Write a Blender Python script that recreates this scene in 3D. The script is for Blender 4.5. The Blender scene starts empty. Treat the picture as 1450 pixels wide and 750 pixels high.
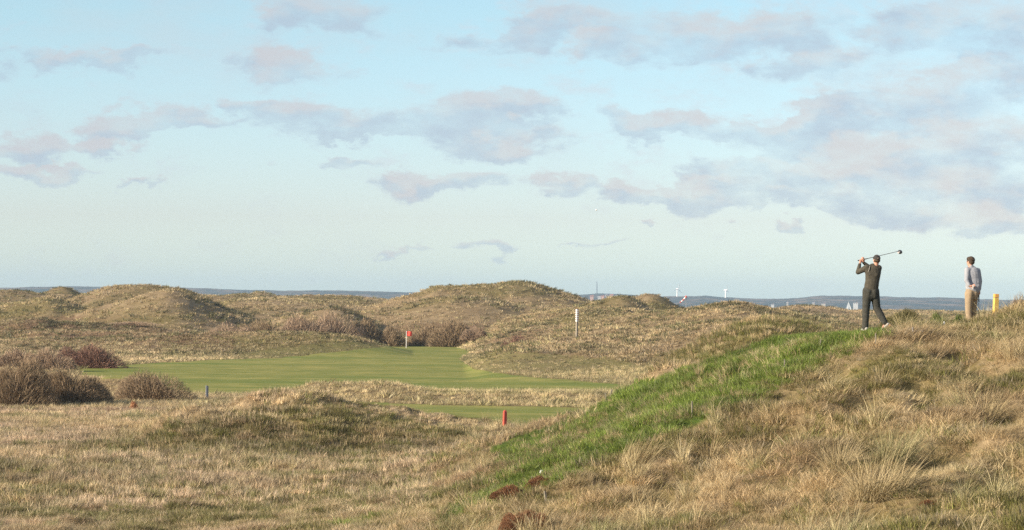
import bpy, bmesh, math, random
import numpy as np
from mathutils import Vector, Matrix, Euler

R = math.radians
C = bpy.context.scene.collection
sc = bpy.context.scene
rng = np.random.default_rng(7)
random.seed(7)

# ------------------------------------------------------------------ camera
F = 3411.0                      # focal length in photograph pixels (1450 wide)
PITCH = R(0.89)                 # looking a touch above the horizon
ROLL = R(0.55)
cam_d = bpy.data.cameras.new('camera')
cam = bpy.data.objects.new('camera', cam_d)
C.objects.link(cam)
cam_d.sensor_width = 36.0
cam_d.lens = 36.0 * F / 1450.0
cam_d.clip_start = 0.5
cam_d.clip_end = 40000
sc.cycles.use_denoising = False      # keeps the blades of grass crisp
CM = Matrix.Rotation(R(90) + PITCH, 3, 'X') @ Matrix.Rotation(ROLL, 3, 'Z')
cam.matrix_world = CM.to_4x4()
sc.camera = cam
CMn = np.array(CM)

def ray(px, py):
    """photograph pixel -> direction (x/y, z/y)"""
    d = CM @ Vector(((px - 725.0) / F, -(py - 375.0) / F, -1.0))
    return d.x / d.y, d.z / d.y

def W(px, py, Y):
    a, b = ray(px, py)
    return a * Y, Y, b * Y

def proj(x, y, z):
    p = np.stack([x, y, z], -1) @ CMn      # world -> camera
    w = -p[..., 2]
    w = np.where(w < 0.1, 0.1, w)
    return 725 + F * p[..., 0] / w, 375 - F * p[..., 1] / w

# ------------------------------------------------------------------ sun, sky, exposure
SUN_AZ = R(-116)                # direction towards the sun, clockwise from +Y (view): left and a little behind
SUN_EL = R(21)
sun_dir = Vector((math.sin(SUN_AZ) * math.cos(SUN_EL), math.cos(SUN_AZ) * math.cos(SUN_EL), math.sin(SUN_EL)))
sl = bpy.data.lights.new('sun', 'SUN')
sl.energy = 5.0
sl.angle = R(0.55)
sl.color = (1.0, 0.86, 0.68)
so = bpy.data.objects.new('sun', sl)
so.rotation_euler = sun_dir.to_track_quat('Z', 'Y').to_euler()
so.location = (-40, -20, 60)
C.objects.link(so)

world = bpy.data.worlds.new("World")
sc.world = world
world.use_nodes = True
sc.view_settings.view_transform = 'Standard'
sc.view_settings.look = 'None'
sc.view_settings.gamma = 1
sc.view_settings.exposure = 0.70
sc.view_settings.use_curve_mapping = False

CLOUDS = [  # px, py, rx, ry, strength
 (445,20,88,26,1.0),(400,100,78,20,.62),(55,92,110,17,.5),(160,96,80,10,.42),
 (338,147,38,13,.6),(205,168,74,20,.95),(178,200,48,12,.9),(290,180,52,8,.5),(55,198,75,17,.85),(65,232,90,10,.95),
 (435,170,98,23,.95),(525,186,50,12,.6),(650,172,110,28,.9),(735,160,65,22,.7),(720,205,75,14,.7),
 (780,35,90,22,.75),(700,58,80,18,.6),(1010,38,130,34,.85),(900,75,80,18,.5),(1150,85,80,22,.5),
 (1345,40,130,42,1.0),(1440,30,80,60,.8),(925,172,95,20,.85),(1080,188,110,24,.8),(1190,180,100,32,.8),(1290,145,110,40,.75),
 (1410,120,80,40,.7),(480,228,62,10,.95),(630,256,92,15,1.0),(795,256,46,15,.85),
 (930,262,75,15,.85),(1020,270,90,16,.7),(1080,245,110,22,.7),(1210,238,140,30,.8),(1380,215,120,36,.75),(1150,285,90,12,.6),
 (1290,272,150,26,.9),(1400,312,85,24,.95),(1445,250,60,36,.6),(1240,305,70,12,.55),(905,308,13,5,.6),(1090,313,34,8,.8),
 (675,350,40,9,.75),(570,358,20,4,.45),(825,350,26,5,.5),
 (225,256,18,6,.5),]

class NT:
    def __init__(self, nt): self.nt = nt; self.n = nt.nodes; self.l = nt.links
    def new(self, t, **kw):
        nd = self.n.new(t)
        for k, v in kw.items(): setattr(nd, k, v)
        return nd
    def put(self, nd, name, v):
        if v is None: return
        i = nd.inputs[name]
        if isinstance(v, bpy.types.NodeSocket): self.l.new(v, i)
        else: i.default_value = v
    def math(self, op, a, b=None, c=None, clamp=False):
        nd = self.new('ShaderNodeMath', operation=op, use_clamp=clamp)
        self.put(nd, 0, a); self.put(nd, 1, b)
        if c is not None: self.put(nd, 2, c)
        return nd.outputs[0]
    def vm(self, op, a, b=None, out=0):
        nd = self.new('ShaderNodeVectorMath', operation=op)
        self.put(nd, 0, a)
        if b is not None: self.put(nd, 1, b)
        return nd.outputs[out]
    def rng(self, v, a, b, c=0.0, d=1.0, smooth=False):
        nd = self.new('ShaderNodeMapRange')
        if smooth: nd.interpolation_type = 'SMOOTHSTEP'
        self.put(nd, 0, v)
        for i, q in ((1, a), (2, b), (3, c), (4, d)): nd.inputs[i].default_value = q
        return nd.outputs[0]
    def mix(self, f, a, b, mode='MIX'):
        nd = self.new('ShaderNodeMix', data_type='RGBA', blend_type=mode)
        self.put(nd, 0, f)
        for i, v in ((6, a), (7, b)):
            if isinstance(v, bpy.types.NodeSocket): self.l.new(v, nd.inputs[i])
            else: nd.inputs[i].default_value = (*v[:3], 1)
        return nd.outputs[2]
    def noise(self, vec, scale, detail=4, rough=.55, dist=0.0, out=0):
        nd = self.new('ShaderNodeTexNoise')
        self.put(nd, 'Vector', vec)
        nd.inputs['Scale'].default_value = scale; nd.inputs['Detail'].default_value = detail
        nd.inputs['Roughness'].default_value = rough; nd.inputs['Distortion'].default_value = dist
        return nd.outputs[out]

def build_world():
    t = NT(world.node_tree)
    t.n.clear()
    out = t.new('ShaderNodeOutputWorld')
    bg = t.new('ShaderNodeBackground')
    bg.inputs[1].default_value = 0.1245
    t.l.new(bg.outputs[0], out.inputs[0])
    sky = t.new('ShaderNodeTexSky', sky_type='NISHITA')
    sky.sun_disc = False
    sky.sun_elevation = SUN_EL
    sky.sun_rotation = SUN_AZ
    sky.air_density = 1.0; sky.dust_density = 0.6; sky.ozone_density = 1.5; sky.altitude = 0
    tc = t.new('ShaderNodeTexCoord')
    sep = t.new('ShaderNodeSeparateXYZ')
    t.l.new(tc.outputs['Generated'], sep.inputs[0])
    x, y, z = sep.outputs
    ya = t.math('MAXIMUM', t.math('ABSOLUTE', y), 0.15)
    # bearing / elevation tangents, in thousandths, the unit in which the clouds are listed
    u = t.math('DIVIDE', x, ya); v = t.math('DIVIDE', z, ya)
    cmb = t.new('ShaderNodeCombineXYZ')
    t.l.new(u, cmb.inputs[0]); t.l.new(v, cmb.inputs[1])
    P = cmb.outputs[0]
    # ragged cloud edges
    stretch = t.vm('MULTIPLY', P, (1, 1.9, 1))
    wn = t.noise(stretch, 26, 7, .62, out=1)
    wn2 = t.noise(stretch, 7, 3, .5, out=1)
    w1 = t.vm('MULTIPLY', t.vm('SUBTRACT', wn, (.5, .5, .5)), (.095, .036, 0))
    w2 = t.vm('MULTIPLY', t.vm('SUBTRACT', wn2, (.5, .5, .5)), (.05, .02, 0))
    PW = t.vm('ADD', t.vm('ADD', P, w1), w2)
    dens = None
    tilt = None
    sepn = lambda vec: (lambda q: (t.l.new(vec, q.inputs[0]), q.outputs[1])[1])(t.new('ShaderNodeSeparateXYZ'))
    for (cx, cy, rx, ry, a) in CLOUDS:
        a = a ** .7 * (1.15 if cx > 900 else 1.05)
        cu, cv = ray(cx, cy)
        d = t.vm('SUBTRACT', PW, (cu, cv, 0))
        d = t.vm('MULTIPLY', d, (F / (rx * 1.35), F / (ry * 1.5), 0))
        ln = t.vm('LENGTH', d, out=1)
        m = t.math('MULTIPLY', t.math('MULTIPLY', t.math('SUBTRACT', 1.0, ln), 1.7, clamp=True), a)
        dens = m if dens is None else t.math('ADD', dens, m)
        tl = t.math('MULTIPLY', sepn(d), m)
        tilt = tl if tilt is None else t.math('ADD', tilt, tl)
    dens = t.math('MINIMUM', dens, .76)
    n1 = t.noise(stretch, 42, 9, .68)
    n0 = t.noise(stretch, 13, 6, .6)
    D = t.math('ADD', dens, t.math('MULTIPLY', t.math('SUBTRACT', n1, .5), 1.7))
    D = t.math('ADD', D, t.math('MULTIPLY', t.math('SUBTRACT', n0, .5), 1.3))
    al = t.rng(D, .0, 1.05, 0, 1, True)
    side = t.math('DIVIDE', tilt, t.math('ADD', dens, .05))
    # ragged scraps of cloud between the larger ones, thickening to the right
    scr = t.noise(t.vm('MULTIPLY', P, (1, 2.1, 1)), 30, 8, .66)
    scr = t.rng(t.math('ADD', scr, t.math("MULTIPLY", u, .30)), .50, .68, 0, .6, True)
    al = t.math('MAXIMUM', al, t.math('MULTIPLY', scr, t.rng(v, .035, .06, 0, 1, True)))
    al = t.math('MULTIPLY', al, t.rng(t.noise(t.vm('MULTIPLY', P, (1, 2.4, 1)), 24, 7, .62), .36, .58, .66, 1, True))
    # thin veil high up and towards the right
    veil = t.math('MULTIPLY', t.rng(t.noise(t.vm('MULTIPLY', P, (1, 2.6, 1)), 9, 6, .6), .42, .72, 0, 1, True), t.rng(v, .03, .11, 0.05, .38, True))
    # light from the left picks out the left shoulders of the clouds
    sh = t.vm('ADD', stretch, (-.006, .010, 0))
    e1 = t.math('SUBTRACT', t.noise(stretch, 16, 5, .5), t.noise(sh, 16, 5, .5))
    warm = t.rng(t.math('ADD', t.math('ADD', t.math('MULTIPLY', e1, 2.6), t.math('MULTIPLY', t.math('SUBTRACT', n0, .5), 1.2)), t.math('MULTIPLY', side, .75)), -.28, .34, 0, 1, True)
    pink = t.rng(u, -.22, .22, 0.0, 1)
    lit = t.mix(pink, (3.05, 2.95, 3.15), (3.45, 3.22, 3.2))
    shade = (2.35, 2.78, 3.35)
    ccol = t.mix(warm, shade, lit)
    ccol = t.mix(t.rng(D, .10, .60), t.mix(pink, (3.1, 3.35, 3.75), (3.7, 3.65, 3.75)), ccol)      # thin bright rims
    # clear sky: the Nishita sky, brought to the clear pale blue of the day by elevation
    skc = t.mix(t.rng(v, -.005, .035, 0, 1), (.84, 1.10, 1.47), (.77, .81, 1.01))
    skc = t.mix(t.rng(v, .035, .12, 0, 1), skc, (.79, .875, .90))
    sk = t.mix(1.0, sky.outputs[0], skc, 'MULTIPLY')
    sk = t.mix(1.0, sk, t.mix(t.rng(v, .2, 1.4), (1, 1, 1), (.62, .62, .62)), 'MULTIPLY')   # the zenith is deeper than the horizon
    c = t.mix(veil, sk, (3.15, 3.3, 3.45))
    c = t.mix(t.math("MULTIPLY", al, .78), c, ccol)
    hz = t.rng(v, -.02, .0, 0, 1)
    t.l.new(c, bg.inputs[0])
build_world()
world.cycles.sampling_method = 'MANUAL'; world.cycles.sample_map_resolution = 512

# ------------------------------------------------------------------ numpy noise
def _hash(ix, iy, seed):
    h = (ix.astype(np.int64) * 374761393 + iy.astype(np.int64) * 668265263 + seed * 1274126177) & 0xffffffff
    h = ((h ^ (h >> 13)) * 1274126177) & 0xffffffff
    return ((h ^ (h >> 16)) & 0xffff) / 65535.0

def vnoise(x, y, seed=0):
    ix = np.floor(x); iy = np.floor(y)
    fx = x - ix; fy = y - iy
    fx = fx * fx * fx * (fx * (fx * 6 - 15) + 10); fy = fy * fy * fy * (fy * (fy * 6 - 15) + 10)
    ix = ix.astype(np.int64); iy = iy.astype(np.int64)
    a = _hash(ix, iy, seed); b = _hash(ix + 1, iy, seed)
    c = _hash(ix, iy + 1, seed); d = _hash(ix + 1, iy + 1, seed)
    return (a + (b - a) * fx) * (1 - fy) + (c + (d - c) * fx) * fy - 0.5

def fbm(x, y, wl, octs=4, seed=0, gain=.5):
    r = 0; amp = 1; tot = 0; x = x + 1000; y = y + 1000
    c, s = math.cos(.6), math.sin(.6)
    x, y = x * c - y * s, x * s + y * c
    for i in range(octs):
        r = r + amp * vnoise(x / wl, y / wl, seed + i * 17)
        tot += amp; amp *= gain; wl = wl / 2.03
    return r / tot * 2      # about -1..1

def sstep(v, a, b):
    t = np.clip((v - a) / (b - a), 0, 1)
    return t * t * (3 - 2 * t)

# ------------------------------------------------------------------ the lie of the land
NEAR = []    # x, y, z
def cp(px, py, Y): NEAR.append(W(px, py, Y))
for a in [(1450,750,33),(1225,750,35),(1000,750,38),(800,750,41),(600,750,46),(400,750,60),(200,750,65),(0,750,66),
          (1450,640,39),(1450,540,46),(1450,470,54),(1450,439,59.5),
          (1375,461,62),(1409,450.5,60),(1395,455,61),(1430,445,60),(1337,466,60),(1310,469,61),(1340,560,45),(1340,650,39.5),
          (1280,471,55),(1262,474,53.5),(1260,520,48),(1260,600,43),(1260,680,38.5),
          (1160,514,50),(1160,560,46.5),(1160,640,42),(1160,700,39),
          (1050,574,48),(1050,630,44.5),(1050,700,41),
          (930,622,47),(930,680,43.5),(850,657,46),(850,700,43.5),(760,700,45),(760,725,43.5),(700,724,46),(600,748,47),
          (1235,469.5,57),(1235,469.5,64),(1275,469,62),(1200,471.5,64),(1150,475,65),(1106,478,66),(1082,489,66),(1047,500,67),(1033,512,68),
          (965,529,72),(918,538,76),(886,553,78),(857,573,82),(833,588,86),(810,603,92),(790,611,100),
          (1050,530,57),(1100,510,57),(1160,490,56),(930,575,60),(870,605,62),(800,675,50),(800,640,66),
          (640,700,60),(700,660,72),(600,700,70),(500,700,76),(760,640,76)]:
    cp(*a)
for x, y, z in [(0,0,-1.65),(-8,0,-2.2),(8,0,-1.5),(0,10,-2.1),(4,22,-2.75),(-4,22,-3.0),(9,20,-2.5),(-10,30,-4.3),(-8,42,-5.2),(-16,45,-5.9),(0,33,-3.75)]:
    NEAR.append((x, y, z))
for px in (-60, 100, 250, 400, 550):
    for Y in (78, 95, 112, 130): NEAR.append((ray(px, 500)[0] * Y, Y, -6.2))
for px in (680, 800, 950, 1100, 1250, 1400, 1500): NEAR.append((ray(px, 500)[0] * 132, 132, -6.2))
for px, Y, z in [(717,119,-6.2),(700,100,-5.9),(1270,80,-3.0),(1150,82,-3.3),(1270,97,-5.6),(1150,97,-5.7),(1000,86,-4.2),(1000,102,-5.9),(900,92,-5.0),
                 (900,110,-6.1),(1450,72,-.9),(1450,86,-3.0),(1450,110,-5.6),(1375,72,-1.6),(1350,100,-5.4)]:
    NEAR.append((ray(px, 500)[0] * Y, Y, z))
NEAR = np.array(NEAR)

def tps_fit(P, lam=.02):
    X = P[:, :2] * np.array([1.0, .55])
    n = len(X)
    d = np.linalg.norm(X[:, None] - X[None], axis=2)
    K = np.where(d > 0, d * d * np.log(d + 1e-9), 0) + lam * np.eye(n)
    A = np.zeros((n + 3, n + 3)); A[:n, :n] = K
    A[:n, n] = 1; A[:n, n + 1:] = X; A[n, :n] = 1; A[n + 1:, :n] = X.T
    b = np.zeros(n + 3); b[:n] = P[:, 2]
    return X, np.linalg.solve(A, b)
TX, TW = tps_fit(NEAR)

def near_z(x, y):
    sh = x.shape; x = x.ravel(); y = y.ravel() * .55
    out = TW[len(TX)] + TW[len(TX) + 1] * x + TW[len(TX) + 2] * y
    for i in range(len(TX)):
        r2 = (x - TX[i, 0]) ** 2 + (y - TX[i, 1]) ** 2
        out += TW[i] * .5 * r2 * np.log(r2 + 1e-9)
    return out.reshape(sh)

def base_far(u, y):
    px = 725 + F * u
    b = -6.2 + 2.6 * sstep(y, 330, 470) - .3 * sstep(y, 600, 900)
    b = b + 1.3 * sstep(px, 680, 1000) * sstep(y, 170, 260) * (1 - sstep(y, 330, 430))
    b = b - 9.0 * sstep(y, 1150, 1450)
    return b

# crest lines: (px, py[, depth]); front and back widths in metres
RIDGES = [
 # near dune left of the middle
 (106, 5.5, 9, [(250,583),(300,576),(335,570),(365,562),(400,557),(450,559),(490,568),(540,575),(600,586),(660,596),(715,607)]),
 # berm between the two fairways
 (152, 3.6, 5, [(395,561),(420,552),(445,545),(520,541),(560,543),(620,552),(700,553),(780,554),(850,555),(890,564)]),
 # little hummock beside the left bushes
 (165, 3, 4, [(125,541),(150,533),(175,534),(200,541)]),
 # long low dune beyond the fairway
 (292, 17, 16, [(-60,484),(0,482),(60,478),(110,479),(170,476),(220,474),(280,473),(340,470),(390,468),(440,469),(490,473),(520,481),(555,490),(590,499)]),
 # right of the green
 (232, 26, 20, [(700,496),(715,490),(735,483),(760,481),(800,480),(850,478),(900,471),(950,464),(1000,456),(1060,452),(1150,456),(1250,462),(1350,466),(1500,470)]),
 # steep rough dune just beyond the tee
 (122, 16, 12, [(935,522),(965,503),(995,483),(1024,467),(1053,455),(1083,449),(1105,450),(1126,455),(1160,465),(1200,480),(1260,500)]),
 # tan dunes in the middle distance
 (300, 28, 24, [(800,462),(860,452),(900,446),(940,439),(975,435),(1005,430),(1028,427),(1050,429),(1080,434),(1110,440),(1150,449),(1200,458)]),
 (340, 26, 22, [(690,468),(705,457),(720,449),(780,441),(820,436),(860,436),(920,440),(980,446),(1040,452)]),
 (400, 24, 20, [(470,450),(510,441),(540,436),(570,430),(600,422),(640,416),(680,417),(715,423),(740,431),(765,430),(800,430),(840,434),(880,442),(930,450)]),
 (450, 30, 26, [(520,436),(552,423),(575,417),(592,412),(615,402),(640,401.5),(660,401.5),(700,400),(715,398),(730,397),(752,398),(765,402),(785,408),(808,414),(830,422),(860,432)]),
 (415, 15, 8, [(800,434),(830,428),(848,421),(868,417),(885,415.5),(898,419),(912,428),(922,438),(935,444)]),
 (440, 15, 8, [(880,424),(895,419),(908,415),(922,413.5),(935,415.5),(948,422),(960,430),(975,438)]),
 (520, 40, 30, [(960,441),(1040,437),(1090,436),(1110,432),(1130,430),(1155,430.5),(1180,432.5),(1200,437),(1240,438.5),(1300,439),(1360,440),(1460,441)]),
 (380, 40, 30, [(1050,449),(1120,446),(1180,449),(1240,446),(1300,444),(1360,447),(1500,449)]),
 (620, 40, 30, [(1180,438),(1260,437),(1340,438),(1500,439)]),
 # left skyline
 (430, 30, 26, [(40,440),(70,432),(95,423),(115,416),(135,409),(160,404),(185,401),(215,401),(235,403),(255,407),(275,413),(292,421),(310,431),(335,440)]),
 (385, 26, 9, [(30,456),(76,450),(126,434),(150,428),(176,420),(211,411),(235,406.5),(252,409),(266,415),(281,424),(300,434),(322,444),(340,452)]),
 (400, 26, 22, [(-80,440),(-20,432),(20,426),(50,421),(68,417),(82,420),(100,428),(125,438)]),
 (505, 28, 22, [(-80,412),(-30,409),(10,407),(30,408),(50,412),(66,415),(90,420)]),
 (520, 22, 18, [(50,420),(66,411),(78,406),(90,404.5),(101,407),(110,413),(125,418),(160,424)]),
 (560, 30, 24, [(215,420),(243,409),(255,407),(270,412),(293,417),(317,416),(340,414),(355,414.5),(364,411),(378,413),(392,418),(429,416),(470,416),(503,417),(532,420),(560,424)]),
 (470, 34, 30, [(290,434),(330,421),(370,419),(430,420),(470,423),(520,428),(560,434)]),
 (372, 20, 16, [(395,448),(430,441),(450,437),(467,433),(485,434),(500,439),(515,446)]),
 (345, 14, 12, [(-60,456),(0,455),(30,450),(60,449),(80,455),(110,457),(150,458),(200,462),(260,465)]),
 (315, 10, 9, [(-60,474),(0,470),(60,467),(100,466),(150,468),(200,470)]),
]
_R = []
for (Yc, wf, wb, pts) in RIDGES:
    us = []; zs = []
    for p in pts:
        a, b = ray(p[0], p[1] + (2.6 if Yc > 350 else 1.5 if Yc > 200 else 0)); us.append(a); zs.append(b * Yc)      # the grass adds its own height
    _R.append((Yc, wf, wb, np.array(us), np.array(zs)))

def smooth_interp(u, us, zs):
    # average of shifted interpolations takes the corners off
    w = 5.0 / F
    return (np.interp(u - w, us, zs) + 2 * np.interp(u, us, zs) + np.interp(u + w, us, zs)) / 4

LAST = {}
PITS = []     # blown-out hollows between the tussocks of the near slope

def height(x, y, detail=True):
    x = np.asarray(x, float); y = np.asarray(y, float)
    yy = np.maximum(y, 25.0)
    xe = np.clip(x, -.27 * yy, .27 * yy)
    ye = np.clip(y, 0, 140)
    zn = near_z(xe, ye)
    u = xe / yy
    b = base_far(u, y)
    wn = 1 - sstep(y, 112, 132)
    b0 = zn * wn + b * (1 - wn)
    acc = 0
    bend = 4 * fbm(x, y, 60, 2, 91)
    for i, (Yc, wf, wb, us, zs) in enumerate(_R):
        zb = base_far(u, np.full_like(u, Yc)) if Yc > 130 else np.interp(u, [-.3, .3], [-6.2, -6.2])
        bump = smooth_interp(u, us, zs) - zb
        e0, e1 = us[0], us[-1]
        fade = 45 / F
        bump = bump * sstep(u, e0 - fade, e0 + fade * .1) * (1 - sstep(u, e1 - fade * .1, e1 + fade))
        bump = np.maximum(bump, 0)
        yc = Yc + (bend if Yc > 200 else 0)
        t = np.where(y < yc, (yc - y) / wf, (y - yc) / wb)
        pr = np.exp(-np.minimum(t, 6) ** 2 * .9)
        acc = acc + (bump * pr) ** 7
    h = b0 + acc ** (1 / 7.)
    if detail:
        px, py = proj(x, y, h)
        m = mown(x, y, h, px, py)
        k = 1 - np.clip(m, 0, 1)
        k = k * np.where(inpoly(px, py, [(1295,440),(1425,430),(1425,466),(1295,476)]) & (y > 54) & (y < 68), .3, 1)
        k = k * np.where(inpoly(px, py, [(1085,484),(1106,473),(1180,466),(1290,462),(1284,476),(1215,482)]) & (y > 51) & (y < 69), .25, 1)
        nearf = 1 - sstep(y, 90, 170)
        dune = sstep(h - b0, .2, 1.5); LAST['dune'] = dune
        h = h + k * (nearf * (.16 * fbm(x, y, 2.6, 3, 3) + .38 * (np.abs(fbm(x, y, 1.7, 3, 5)) - .24) * (1 - .5 * sstep(y, 75, 120) + 1.0 * dune * sstep(y, 75, 100))) * sstep(y, 8, 20)
                     + (1 - nearf) * (.09 + .30 * dune) * (fbm(x, y, 9, 4, 11) * .8 + .9 * (np.abs(fbm(x, y, 4.4, 3, 12)) - .2)))
        h = h + (1 - k) * .05 * fbm(x, y, 9, 2, 31)
        for (qx, qy, qr, qd) in PITS:
            h = h - qd * np.exp(-(((x - qx) / qr) ** 2 + ((y - qy) / (qr * 1.8)) ** 2))
    return h

# ------------------------------------------------------------------ what grows where
def inpoly(px, py, poly):
    px = np.asarray(px); py = np.asarray(py)
    r = np.zeros(px.shape, bool)
    n = len(poly)
    for i in range(n):
        x0, y0 = poly[i]; x1, y1 = poly[(i + 1) % n]
        if y0 == y1: continue
        c = ((y0 > py) != (y1 > py)) & (px < (x1 - x0) * (py - y0) / (y1 - y0) + x0)
        r ^= c
    return r

FAIR_A = [(105,523),(128,521),(165,517),(215,514),(260,511.5),(300,509),(400,506),(440,502),(490,497),(530,492),(565,489),(600,488),(645,490),(668,497),(650,508),(672,523),
          (750,534),(840,541),(885,545),(870,552),(620,556),(395,562),(330,640),(250,640),(225,540),(150,536),(110,533)]
FAIR_B = [(470,568),(520,569),(620,573),(700,575),(860,577),(900,590),(860,640),(500,640),(440,600)]
LUSH = [(610,740),(655,708),(700,688),(735,668),(712,652),(690,640),(712,625),(740,612),(790,606),(833,576),(886,546),(965,522),(1033,503),(1078,484),(1106,472),(1160,466),(1276,462),
        (1266,474),(1215,493),(1160,516),(1105,545),(1050,573),(1000,590),(930,620),(850,655),(790,682),(740,696),(690,714),(650,734)]
TEE = [(1098,481),(1106,474),(1150,470),(1275,462),(1268,473),(1215,476),(1150,480)]
SEMI = [(640,497),(700,500),(760,497),(830,505),(900,515),(960,530),(940,552),(880,560),(830,556),(600,556),(600,520)]
SEMI_B = [(330,503),(370,497),(420,490),(500,483),(560,486),(570,495),(480,505),(330,512)]

def mown(x, y, z, px, py):
    jx = 3 * fbm(x, y, 3, 2, 41); jy = 1.0 * fbm(x, y, 4, 2, 42)
    a = inpoly(px + jx, py + jy, FAIR_A) & (y > 158) & (y < 345)
    b = inpoly(px + jx, py + jy * 2, FAIR_B) & (y > 112) & (y < 149)
    return (a | b).astype(float)

def zones(x, y, z):
    px, py = proj(x, y, z)
    mo = mown(x, y, z, px, py)
    jk = np.where((px > 1080) & (py < 490), .25, 1); jx = 9 * fbm(x, y, 1.6, 3, 51) * jk; jy = 6 * fbm(x, y, 1.3, 3, 52) * jk
    lush = (inpoly(px + jx, py + jy, LUSH) & (y > 43.5) & (y < 108)).astype(float)
    # greener ground shades off downhill of the bank
    lush = np.maximum(lush, (inpoly(px + jx * 5, py + jy * 3, [(560,650),(700,610),(735,670),(640,720),(480,750),(520,700)]) & (y > 55) & (y < 118)) * np.clip(.25 + .8 * fbm(x, y, 3, 3, 57), 0, .6))
    jx2 = 25 * fbm(x, y, 9, 3, 53); jy2 = 5 * fbm(x, y, 8, 3, 54)
    semi = ((inpoly(px + jx2, py + jy2, SEMI) | inpoly(px + jx2, py + jy2 * .7, SEMI_B)) & (y > 150) & (y < 320)).astype(float)
    brown = np.zeros_like(px)
    red = fbm(x, y, 22, 3, 61)
    brown = np.where((px < 330) & (py > 448) & (py < 508) & (y > 200), np.clip(.55 + 1.2 * red, 0, 1), brown)
    brown = np.where((py > 458) & (py < 500) & (px > 560) & (px < 800) & (y > 250), np.clip(.6 + red, 0, 1), brown)
    brown = np.where((y > 128) & (y < 175) & (px < 330), np.clip(.5 + .9 * fbm(x, y, 4, 3, 62), 0, 1), brown)
    olive = np.clip(.5 + 1.5 * fbm(x, y, 2.4 if np.isscalar(y) else 3.2, 4, 71) - .35, 0, 1)
    olive = np.maximum(olive, (.95 - 7 * np.abs(fbm(x, y, 1.7, 3, 5))) * np.clip(.55 + fbm(x, y, 5, 2, 76), 0, 1))  # moss in the hummock creases; the tint also paints their shade darker
    far = sstep(y, 110, 180)
    olive = olive * (1 - far) + far * np.clip(1.4 * fbm(x, y, 14, 4, 72) + .12, 0, 1)
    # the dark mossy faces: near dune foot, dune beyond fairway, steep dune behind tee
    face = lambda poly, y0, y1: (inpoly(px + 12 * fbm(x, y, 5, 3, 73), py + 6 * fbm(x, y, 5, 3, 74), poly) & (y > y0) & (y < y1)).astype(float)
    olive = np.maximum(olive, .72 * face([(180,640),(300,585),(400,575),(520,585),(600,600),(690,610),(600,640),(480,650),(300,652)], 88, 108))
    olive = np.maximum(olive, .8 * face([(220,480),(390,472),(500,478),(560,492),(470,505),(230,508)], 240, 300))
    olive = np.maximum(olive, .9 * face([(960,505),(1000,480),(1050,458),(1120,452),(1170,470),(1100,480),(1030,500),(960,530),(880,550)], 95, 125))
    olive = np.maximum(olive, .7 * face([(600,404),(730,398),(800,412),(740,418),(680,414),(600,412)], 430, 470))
    for q in PITS: olive = np.maximum(olive, 1.2 * np.exp(-(((x - q[0]) / q[2]) ** 2 + ((y - q[1]) / (q[2] * 1.8)) ** 2)) * (y < 75))  # dark soil in the hollows, its colour also painting in their shade
    # bands of low moss and heath across the valley floor
    olive = np.maximum(olive, np.clip(2.2 * fbm(x * .45, y, 7, 3, 77) - .62, 0, .7) * (y < 128) * (x / y < .02))
    return mo, lush, brown, np.clip(olive, 0, 1), semi

# ------------------------------------------------------------------ helpers
def tag(o, label=None, cat=None, group=None, kind=None):
    if label: o['label'] = label
    if cat: o['category'] = cat
    if group: o['group'] = group
    if kind: o['kind'] = kind
    return o

def np_mesh(name, V, Q=None, T=None, smooth=True):
    me = bpy.data.meshes.new(name)
    V = np.ascontiguousarray(V, dtype=np.float32)
    loops = []; starts = []; tot = 0
    nq = 0 if Q is None else len(Q); nt_ = 0 if T is None else len(T)
    me.vertices.add(len(V)); me.vertices.foreach_set('co', V.ravel())
    me.loops.add(nq * 4 + nt_ * 3); me.polygons.add(nq + nt_)
    li = []; st = []; cnt = []
    if nq: li.append(np.asarray(Q, np.int32).ravel()); st.append(np.arange(nq) * 4); cnt.append(np.full(nq, 4))
    if nt_: li.append(np.asarray(T, np.int32).ravel()); st.append(nq * 4 + np.arange(nt_) * 3); cnt.append(np.full(nt_, 3))
    me.loops.foreach_set('vertex_index', np.concatenate(li).astype(np.int32))
    me.polygons.foreach_set('loop_start', np.concatenate(st).astype(np.int32))
    me.polygons.foreach_set('loop_total', np.concatenate(cnt).astype(np.int32))
    if smooth: me.polygons.foreach_set('use_smooth', np.ones(nq + nt_, bool))
    me.update(calc_edges=True)
    me.validate()
    return me

def link(name, me, m, parent=None, loc=None):
    o = bpy.data.objects.new(name, me)
    C.objects.link(o)
    if m is not None and not me.materials: me.materials.append(m)
    if parent is not None: o.parent = parent
    if loc is not None: o.location = loc
    return o

def empty(name, loc, rz=0.0):
    o = bpy.data.objects.new(name, None); C.objects.link(o)
    o.location = loc; o.rotation_euler = (0, 0, rz); o.empty_display_size = .2
    return o

def mat(name, col, rough=.8, spec=.3, noise=None, bump=0.0, bscale=40, metal=0.0, trans=0.0, emit=None):
    """noise = (scale, second colour, low, high)"""
    m = bpy.data.materials.new(name); m.use_nodes = True
    t = NT(m.node_tree)
    b = t.n['Principled BSDF']
    b.inputs['Roughness'].default_value = rough
    b.inputs['Specular IOR Level'].default_value = spec
    b.inputs['Metallic'].default_value = metal
    tc = t.new('ShaderNodeTexCoord')
    if noise:
        n = t.noise(tc.outputs['Object'], noise[0], 5, .6)
        c = t.mix(t.rng(n, noise[2], noise[3], 0, 1), col, noise[1])
        t.l.new(c, b.inputs['Base Color'])
    else:
        b.inputs['Base Color'].default_value = (*col, 1)
    if bump:
        bp = t.new('ShaderNodeBump'); bp.inputs['Strength'].default_value = bump; bp.inputs['Distance'].default_value = .02
        t.l.new(t.noise(tc.outputs['Object'], bscale, 4, .6), bp.inputs['Height'])
        t.l.new(bp.outputs[0], b.inputs['Normal'])
    return m

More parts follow.
